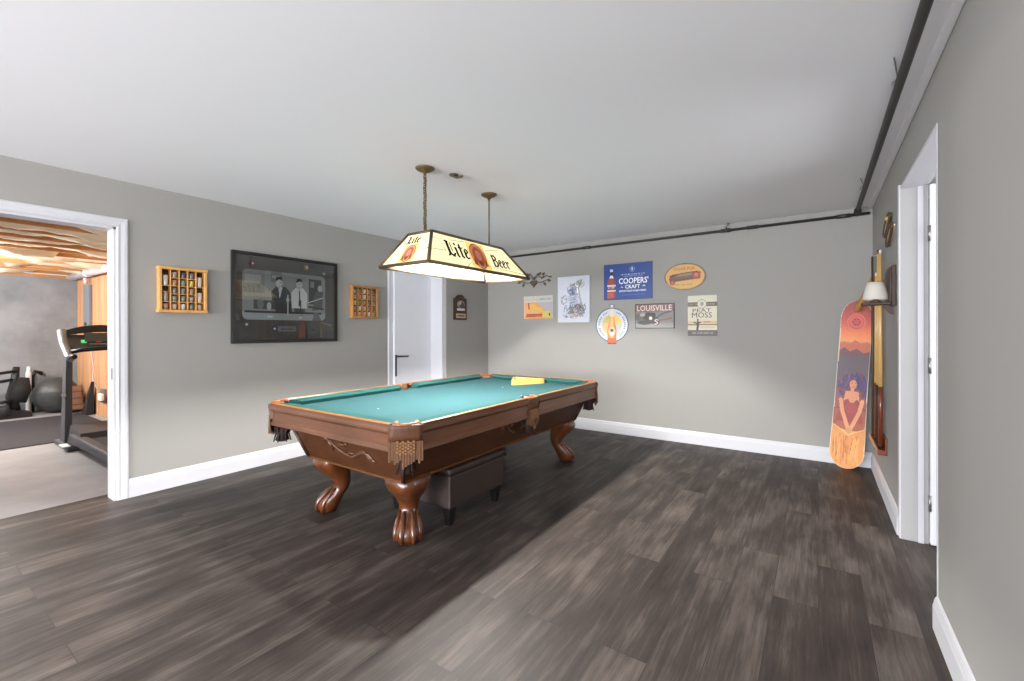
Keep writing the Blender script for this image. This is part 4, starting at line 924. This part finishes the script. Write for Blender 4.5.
scrib(.25, .16, .12, .07, 38, (104, 100, 104)); scrib(.16, .14, .06, .05, 14, (120, 116, 122)); scrib(.32, .17, .05, .06, 14, (96, 90, 92)); scrib(.27, .12, .05, .04, 8, (198, 182, 168), .012)
scrib(.21, .30, .05, .06, 14, (134, 140, 170)); scrib(.23, .43, .06, .05, 16, (120, 118, 136)); scrib(.22, .40, .05, .012, 10, (96, 104, 148)); scrib(.10, .29, .02, .025, 6, (130, 126, 132)); cv.line([(.10, .30), (.18, .31)], .008, (140, 138, 146))
cv.line([(.33, .52), (.30, .44), (.31, .36), (.33, .28), (.36, .20)], .016, (150, 152, 146)); cv.line([(.36, .55), (.31, .50), (.27, .51), (.20, .47)], .007, (120, 122, 112)); cv.ell(.30, .50, .035, .025, (140, 150, 116), .4, .7); cv.line([(.28, .46), (.29, .38)], .02, (236, 238, 240)); scrib(.31, .50, .03, .02, 6, (110, 116, 96)); cv.line([(.24, .20), (.24, .34), (.28, .34)], .006, (150, 152, 170)); scrib(.30, .30, .03, .08, 8, (170, 172, 182))
m.paint(cv, 0, 0, .0308); done(m)
# small orange poster
W1, H1 = .456, .31
m = sign('art_poster', -3.368, 1.420, W1, H1, .004, 'small orange and cream poster just right of the lamp', 'poster', side='sign_white')
cv = Canvas(W1, H1, .004, (190, 188, 184)); cv.a += rng.normal(0, .006, cv.a.shape[:2])[..., None]
cv.rect(0, .20, .22, H1, (206, 202, 184)); cv.rect(.20, W1, .22, H1, (192, 192, 184)); cv.rect(0, W1, .255, .27, (182, 178, 166)); cv.words(.26, .44, .258, .022, (140, 144, 138), 2); cv.words(.02, .19, .285, .012, (176, 170, 150), 4)
o_ = cv.Y < .225; cv.put(o_ & (cv.X < .34 - (cv.Y - .11) * 1.2), (226, 160, 100)); cv.put(o_ & (cv.X >= .34 - (cv.Y - .11) * 1.2), (178, 172, 176))
cv.ell(.05, .11, .06, .12, (236, 176, 128)); cv.poly([(.09, .20), (.16, .21), (.30, .13), (.28, .08), (.10, .09)], (232, 180, 96)); cv.poly([(.15, .205), (.30, .14), (.36, .12), (.22, .17)], (204, 126, 66)); cv.line([(.075, .21), (.085, .14)], .022, (170, 92, 44)); cv.ell(.16, .075, .08, .02, (228, 170, 150)); cv.poly([(.03, .02), (.29, .03), (.30, .065), (.20, .07), (.05, .07)], (184, 84, 46)); cv.words(.05, .29, .03, .024, (206, 110, 60), 7)
cv.rect(.30, W1 - .02, .02, .10, (206, 196, 104)); cv.rect(.40, .42, .035, .075, (80, 66, 40)); cv.put((cv.X < .008) & o_, (222, 190, 164))
m.paint(cv, 0, 0, .0048); done(m)
# wrought leaf ornament
t = empty('wall_art', (-3.2, YB, 1.95), label='dark scrolled metal leaf and heart ornament on the back wall behind the lamp corner', category='wall ornament')
M = on_back(-3.2, 1.95)
m = MB(M)
for s_ in (-1, 1):
    for pts in ([(0, 0), (.06, .05), (.14, .02), (.20, .05), (.26, .02)], [(.02, -.02), (.10, -.04), (.17, -.02), (.24, .0)], [(.0, .02), (.05, .08), (.10, .09)], [(.12, .01), (.16, .05), (.14, .08)]): m.tube([(s_ * a, b, .012) for a, b in pts], .005, 'bronze_dark', 6)
m.build('scroll', t)
for s_ in (-1, 1):
    for (u, v, a, L) in ((.10, .085, 60, .05), (.15, .075, 35, .055), (.24, -.02, -20, .06), (.17, -.06, -60, .06), (.07, .075, 110, .045), (.26, .03, 20, .045)):
        A = math.radians(a); du, dv = math.cos(A) * s_, math.sin(A)
        m = MB(M); u *= s_; p = (-dv, du)
        pts = [(u - du * L / 2, v - dv * L / 2), (u + p[0] * L * .28, v + p[1] * L * .28), (u + du * L / 2, v + dv * L / 2), (u - p[0] * L * .28, v - p[1] * L * .28)]
        m.prism(pts if s_ > 0 else pts[::-1], .006, .018, 'bronze_dark'); m.build('leaf', t)
m = MB(M); hp = []
for i in range(24):
    a = 2 * PI * i / 24; hp.append((.0034 * 16 * math.sin(a) ** 3, -.045 + .0034 * (13 * math.cos(a) - 5 * math.cos(2 * a) - 2 * math.cos(3 * a) - math.cos(4 * a))))
m.prism(hp[::-1], .005, .022, 'bronze_dark'); m.build('heart', t)

# ================================================================== SNOWBOARD
SW, SL = .262, 1.53
lean = math.atan2(.115, 1.5)
Vb = Vector((.066, math.sin(lean), math.cos(lean))).normalized(); Ub = (Vector((1, 0, 0)) - Vb * Vb.x).normalized()
O = Vector((.203, 5.035, .003)) - Ub * (SW / 2)
M = frame(O, Ub, Vb)
def halfw(v):
    e = .17; w = SW / 2 * (1 - .12 * v / SL) - .006 * math.sin(PI * min(max((v - .1) / (SL - .2), 0), 1))
    if v < e: return w * math.sqrt(max(0, 1 - ((e - v) / e) ** 2.2))
    if v > SL - e: return w * math.sqrt(max(0, 1 - ((v - SL + e) / e) ** 2.2))
    return w
bend = lambda v: .0
vs = [SL * (.5 - .5 * math.cos(PI * i / 60)) for i in range(61)]
outl = [(SW / 2 + halfw(v), v) for v in vs] + [(SW / 2 - halfw(v), v) for v in vs[::-1]][1:-1]
t = empty('snowboard', O + Ub * .13, label='snowboard with sunset mountains and a long haired woman leaning in the corner', category='snowboard')
mat('board_edge', (226, 208, 184), .4); mat('board_back', (60, 52, 58), .4)
m = MB(M); m.prism(outl, -.008, .002, 'board_edge'); m.build('board', t)
cv = Canvas(SW, SL, .0045, (200, 110, 80)); X, Y = cv.X, cv.Y
cv.m = np.abs(X - SW / 2) < np.vectorize(halfw)(Y) - .005
al = np.ones_like(X, bool)
cv.grad(al, [(0, (214, 140, 74)), (.33, (232, 170, 96)), (.40, (176, 88, 62)), (.62, (150, 80, 78)), (.80, (110, 82, 100)), (.98, (104, 88, 92)), (1.10, (120, 84, 84)), (1.16, (246, 156, 92)), (1.24, (238, 132, 84)), (1.34, (200, 92, 78)), (SL, (150, 66, 66))])
cv.a += rng.normal(0, .012, cv.a.shape[:2])[..., None]
cx = SW / 2
cv.poly([(0, .9), (0, 1.10), (.05, 1.15), (.09, 1.12), (.13, 1.17), (.18, 1.14), (.22, 1.16), (SW, 1.12), (SW, .9)], (196, 108, 76)); cv.poly([(0, .85), (0, 1.04), (.06, 1.10), (.10, 1.06), (.15, 1.09), (.20, 1.05), (SW, 1.08), (SW, .85)], (112, 78, 82)); cv.poly([(0, .8), (0, .99), (.07, 1.03), (.13, 1.0), (.19, 1.04), (SW, 1.01), (SW, .8)], (98, 86, 92))
for g, c in ((.066, (224, 116, 96)), (.058, (206, 92, 84)), (.046, (222, 112, 94)), (.036, (200, 86, 80))): cv.ell(cx, 1.335, g, g * 1.15, c)
for i in range(6): cv.ell(cx + .022 * math.cos(i * PI / 3), 1.335 + .026 * math.sin(i * PI / 3), .006, .007, (140, 52, 60))
# hair
rr = random.Random(3)
for _ in range(70):
    a0 = rr.uniform(-2.4, 2.4); r0 = rr.uniform(.03, .10); px_, py_ = cx + .01 + r0 * math.sin(a0) * 1.1, .80 + r0 * .75 * math.cos(a0)
    cv.line([(px_, py_), (px_ + rr.uniform(-.02, .02), py_ - .05), (px_ + rr.uniform(-.035, .035), py_ - .11)], .014, rr.choice([(76, 58, 104), (96, 62, 92), (62, 54, 96), (128, 64, 76), (110, 84, 130)]))
for _ in range(16): cv.line([(cx + rr.uniform(-.10, .10), .72), (cx + rr.uniform(-.11, .11), .62), (cx + rr.uniform(-.11, .11), .54)], .016, rr.choice([(116, 58, 84), (140, 66, 70), (92, 56, 96)]))
# face, neck, dress, arms
cv.ell(cx + .012, .765, .026, .040, (222, 146, 110)); cv.line([(cx + .004, .775), (cx + .008, .775)], .006, (90, 50, 50)); cv.line([(cx + .024, .775), (cx + .028, .775)], .006, (90, 50, 50)); cv.ell(cx + .017, .742, .008, .004, (176, 60, 60)); cv.rect(cx - .004, cx + .022, .69, .735, (226, 152, 116))
cv.poly([(cx - .04, .70), (cx + .055, .70), (cx + .07, .58), (cx + .02, .60), (cx - .055, .58)], (226, 152, 112)); cv.poly([(cx - .06, .60), (cx - .02, .63), (cx + .01, .58), (cx + .045, .63), (cx + .08, .60), (cx + .10, .40), (cx - .11, .40)], (160, 66, 56)); cv.ell(cx + .008, .55, .045, .05, (176, 70, 62)); cv.poly([(cx - .09, .42), (cx + .10, .42), (cx + .11, .34), (cx - .11, .36)], (170, 92, 58))
cv.line([(cx - .07, .62), (cx - .055, .52), (cx - .01, .38), (cx + .002, .35)], .030, (232, 160, 116)); cv.line([(cx + .085, .62), (cx + .07, .52), (cx + .03, .40), (cx + .008, .35)], .030, (232, 160, 116)); cv.ell(cx + .003, .345, .022, .03, (214, 150, 100)); cv.ell(cx + .0, .29, .02, .02, (224, 166, 96))
cv.poly([(0, .40), (cx - .05, .35), (cx, .30), (cx + .05, .34), (SW, .37), (SW, .0), (0, .0)], (220, 146, 78), .85)
for _ in range(26):
    u = rr.uniform(.01, SW - .01); cv.line([(u, rr.uniform(.2, .32)), (u + rr.uniform(-.02, .02), rr.uniform(.03, .15))], .007, rr.choice([(190, 112, 52), (236, 172, 100), (178, 100, 48)]), .7)
cv.line([(cx - .11, .385), (cx - .05, .345), (cx, .30), (cx + .05, .335), (cx + .11, .365)], .008, (236, 190, 120))
m = MB(M); m.paint(cv, 0, 0, .0028); m.build('printed_base', t)
m = MB(M); m.prism([(a, b) for a, b in outl], -.0095, -.0082, 'board_back'); m.build('top_sheet', t)

# ================================================================== RIGHT WALL
# cue rack
t = empty('cue_rack', (XR, 4.55, .36), label='brown wooden wall cue rack on the right wall behind the snowboard', category='cue rack')
m = MB(); m.box(XR - .055, XR - .0005, 4.19, 4.86, .345, .385, 'cue_butt', .005); m.box(XR - .012, XR - .0005, 4.19, 4.86, .38, .47, 'cue_butt', .003); m.build('bottom_shelf', t)
m = MB(); m.box(XR - .014, XR - .0005, 4.19, 4.86, 1.57, 1.63, 'wood_carving', .003)
for y in (4.21, 4.35, 4.49, 4.64, 4.83): m.box(XR - .055, XR - .013, y - .018, y + .018, 1.585, 1.615, 'wood_carving', .003)
m.build('top_bar', t)
m = MB(); m.tube([(XR - .014, 4.82, 1.73), (.385, 4.845, 1.67), (.340, 4.91, 1.55), (.303, 4.975, 1.475), (.285, 4.985, 1.42)], [.020, .026, .026, .024, .018], 'pine_dark', 8); m.build('hook_arm', t, label='curved wooden arm reaching over the snowboard top')
def cue(y, x, h, butt, label, dark):
    t = empty('pool_cue', (x, y, .386), label=label, category='pool cue', group='pool cues standing in the wall rack')
    m = MB(); m.lathe([(.0155, .012), (.0150, .30), (.0140, .45)], butt, (x, y, .386), 12); m.build('butt', t)
    m = MB(); m.lathe([(.0165, 0), (.0165, .014)], 'cue_black', (x, y, .386), 12); m.build('bumper', t)
    m = MB(); m.lathe([(.0138, .45), (.011, .9), (.0075, h)], 'cue_maple', (x, y, .386), 12); m.build('shaft', t)
    m = MB(); m.lathe([(.0076, h), (.0074, h + .02), (.006, h + .028)], 'cue_black' if dark else 'b_wht', (x, y, .386), 10); m.build('tip', t)
cue(4.28, XR - .030, 1.44, 'cue_butt', 'pool cue nearest the white lamp shade in the wall rack', False)
cue(4.42, XR - .030, 1.46, 'cue_black', 'dark tipped pool cue second from the lamp shade in the wall rack', True)
cue(4.56, XR - .030, 1.30, 'cue_butt', 'shorter pool cue third from the lamp shade in the wall rack', False)
t = empty('bridge_stick', (XR - .036, 4.76, .386), label='thin cue bridge stick with a flat crosspiece on top in the wall rack', category='bridge stick')
m = MB(); m.tube([(XR - .036, 4.76, .386), (XR - .038, 4.76, 1.87)], [.011, .007], 'bronze_dark', 8); m.build('shaft', t)
m = MB(); m.box(XR - .075, XR - .006, 4.754, 4.766, 1.870, 1.879, 'silver', .002); m.build('crosspiece', t)
# wall lamp
t = empty('wall_sconce', (XR, 3.86, 1.43), label='white shaded lamp on a dark wooden wall bracket by the right doorway', category='wall lamp')
m = MB(); m.box(XR - .022, XR - .0005, 3.72, 4.02, 1.415, 1.675, 'wood_dark', .004); m.box(XR - .03, XR - .02, 3.75, 3.99, 1.44, 1.65, 'wood_dark', .003); m.build('back_plate', t)
m = MB(); m.box(XR - .165, XR - .0005, 3.80, 3.93, 1.425, 1.443, 'wood_dark', .004); m.hexa([(XR - .02, 3.85, 1.37), (XR - .001, 3.85, 1.36), (XR - .001, 3.88, 1.36), (XR - .02, 3.88, 1.37)], [(XR - .06, 3.85, 1.425), (XR - .001, 3.85, 1.425), (XR - .001, 3.88, 1.425), (XR - .06, 3.88, 1.425)], 'wood_dark'); m.build('bracket', t)
m = MB(); m.lathe([(.070, 0), (.066, .03), (.056, .075), (.044, .118), (.042, .118), (.054, .075), (.064, .03), (.067, 0.002)], 'fabric_shade', (XR - .092, 3.865, 1.462), 24, caps=False); m.build('lamp_shade', t)
m = MB(); m.lathe([(.03, 0), (.03, .012), (.012, .02), (.01, .06)], 'bronze_dark', (XR - .092, 3.865, 1.4435), 12); m.build('lamp_base', t)
# bronze plaque with two ovals
t = empty('wall_plaque', (XR, 3.98, 1.95), label='bronze relief of two rimmed ovals on the right wall above the lamp', category='plaque')
M = on_right(0, 0)
def ovl(u, v, a, b, rot, n0, n1, m_, k=24): return [(u + a * math.cos(q) * math.cos(rot) - b * math.sin(q) * math.sin(rot), v + a * math.cos(q) * math.sin(rot) + b * math.sin(q) * math.cos(rot)) for q in [2 * PI * i / k for i in range(k)]]
for (u, v, a, b, rot, mm) in ((-4.03, 1.985, .16, .042, .28, 'bronze_dark'), (-3.90, 1.895, .15, .040, .30, 'bronze_light')):
    m = MB(M); P = ovl(u, v, a, b, rot, 0, 0, mm); m.prism(P, .001, .016, mm); m.build('plate', t)
    m = MB(M); m.tube([(p[0], p[1], .018) for p in P] + [(P[0][0], P[0][1], .018)], .009, 'bronze_dark', 6); m.build('rim', t)
    m = MB(M); P = ovl(u, v, a * .7, b * .55, rot, 0, 0, mm); m.prism(P, .016, .020, 'bronze_light'); m.build('inlay', t)
m = MB(M); m.ball((-3.93, 2.012, .022), .016, 'b_yel', 12, 8); m.build('boss', t)

SIDE = 150
SIDE2 = 170
REAR_FILL, UP_FILL = 40, 620  # strengths of the fill lamps added behind the rear opening
# ================================================================== LIGHT
def area(name, loc, rot, sx, sy, power, c=(255, 255, 255), spread=PI):
    L = bpy.data.lights.new(name, 'AREA'); L.shape = 'RECTANGLE'; L.size = sx; L.size_y = sy; L.energy = power; L.color = lin(c); L.spread = spread
    o = bpy.data.objects.new(name, L); COL.objects.link(o); o.location = loc; o.rotation_euler = rot; return o
def point(name, loc, power, r=.06, c=(250, 250, 252)):
    L = bpy.data.lights.new(name, 'POINT'); L.energy = power; L.shadow_soft_size = r; L.color = lin(c)
    o = bpy.data.objects.new(name, L); COL.objects.link(o); o.location = loc; return o
wc = ((WX0 + WX1) / 2, YR - .12, (WZ0 + WZ1) / 2)
area('fill_rear', wc, (math.radians(90), 0, 0), 4.2, 2.1, REAR_FILL, (250, 251, 255))  # added fill lamp at the unseen rear opening
area('fill_rear_up', (wc[0], YR - .10, .9), (math.radians(90 + 30), 0, 0), 4.2, 1.4, UP_FILL, (249, 250, 255))  # added fill lamp, tilted up to brighten the ceiling
sd = area('fill_right', (XR + .10, (SY0 + SY1) / 2, (SZ0 + SZ1) / 2), (0, 0, 0), 3.3, 1.6, SIDE, (252, 251, 255))  # added fill lamp, mainly to brighten the left wall
sd.matrix_world = Matrix.Translation((XR + .10, (SY0 + SY1) / 2, (SZ0 + SZ1) / 2)) @ Matrix.Rotation(PI / 2, 4, 'Z') @ Matrix.Rotation(PI / 2 + math.radians(20), 4, 'X')
ld = area('fill_left', (XL - .12, (LY0 + LY1) / 2, 1.35), (0, 0, 0), 3.1, 1.6, SIDE2, (252, 251, 255))  # added fill lamp to brighten the right wall and the ceiling there
ld.matrix_world = Matrix.Translation((XL - .12, (LY0 + LY1) / 2, 1.35)) @ Matrix.Rotation(-PI / 2, 4, 'Z') @ Matrix.Rotation(PI / 2 + math.radians(20), 4, 'X')
point('gym_bulb', (-7.6, .2, 1.95), 150); point('gym_bulb_far', (-9.2, -.7, 1.95), 110)
sw = area('side_room_daylight', (2.05, 2.9, 1.3), (0, 0, 0), 1.4, 1.8, 30, (252, 251, 255))
sw.matrix_world = Matrix.Translation((2.05, 2.9, 1.3)) @ Matrix.Rotation(PI / 2, 4, 'Z') @ Matrix.Rotation(PI / 2, 4, 'X')
w = bpy.data.worlds.new('World'); scn.world = w; w.use_nodes = True
w.node_tree.nodes['Background'].inputs[0].default_value = (.8, .86, 1, 1); w.node_tree.nodes['Background'].inputs[1].default_value = 1.0

# ================================================================== CAMERA
cam = bpy.data.cameras.new('camera'); co = bpy.data.objects.new('camera', cam); COL.objects.link(co)
cam.sensor_width = 36; cam.lens = 444.1 / 1024 * 36; cam.shift_x = 1.2 / 1024; cam.shift_y = -10.01 / 1024; cam.clip_start = .02
co.matrix_world = Matrix.Translation((0, 0, 1.26)) @ Matrix.Rotation(math.radians(34.65), 4, 'Z') @ Matrix.Rotation(PI / 2, 4, 'X') @ Matrix.Rotation(math.radians(-.116), 4, 'Z')
scn.camera = co
vs_ = scn.view_settings; scn.display_settings.display_device = 'sRGB'
vs_.view_transform = 'Standard'; vs_.look = 'None'; vs_.gamma = 1; vs_.use_curve_mapping = False; vs_.exposure = 0.50
try: scn.cycles.use_denoising = True
except Exception: pass
scn.cycles.max_bounces = 10; scn.cycles.diffuse_bounces = 6; scn.cycles.transparent_max_bounces = 12
scn.cycles.sample_clamp_indirect = 4.0
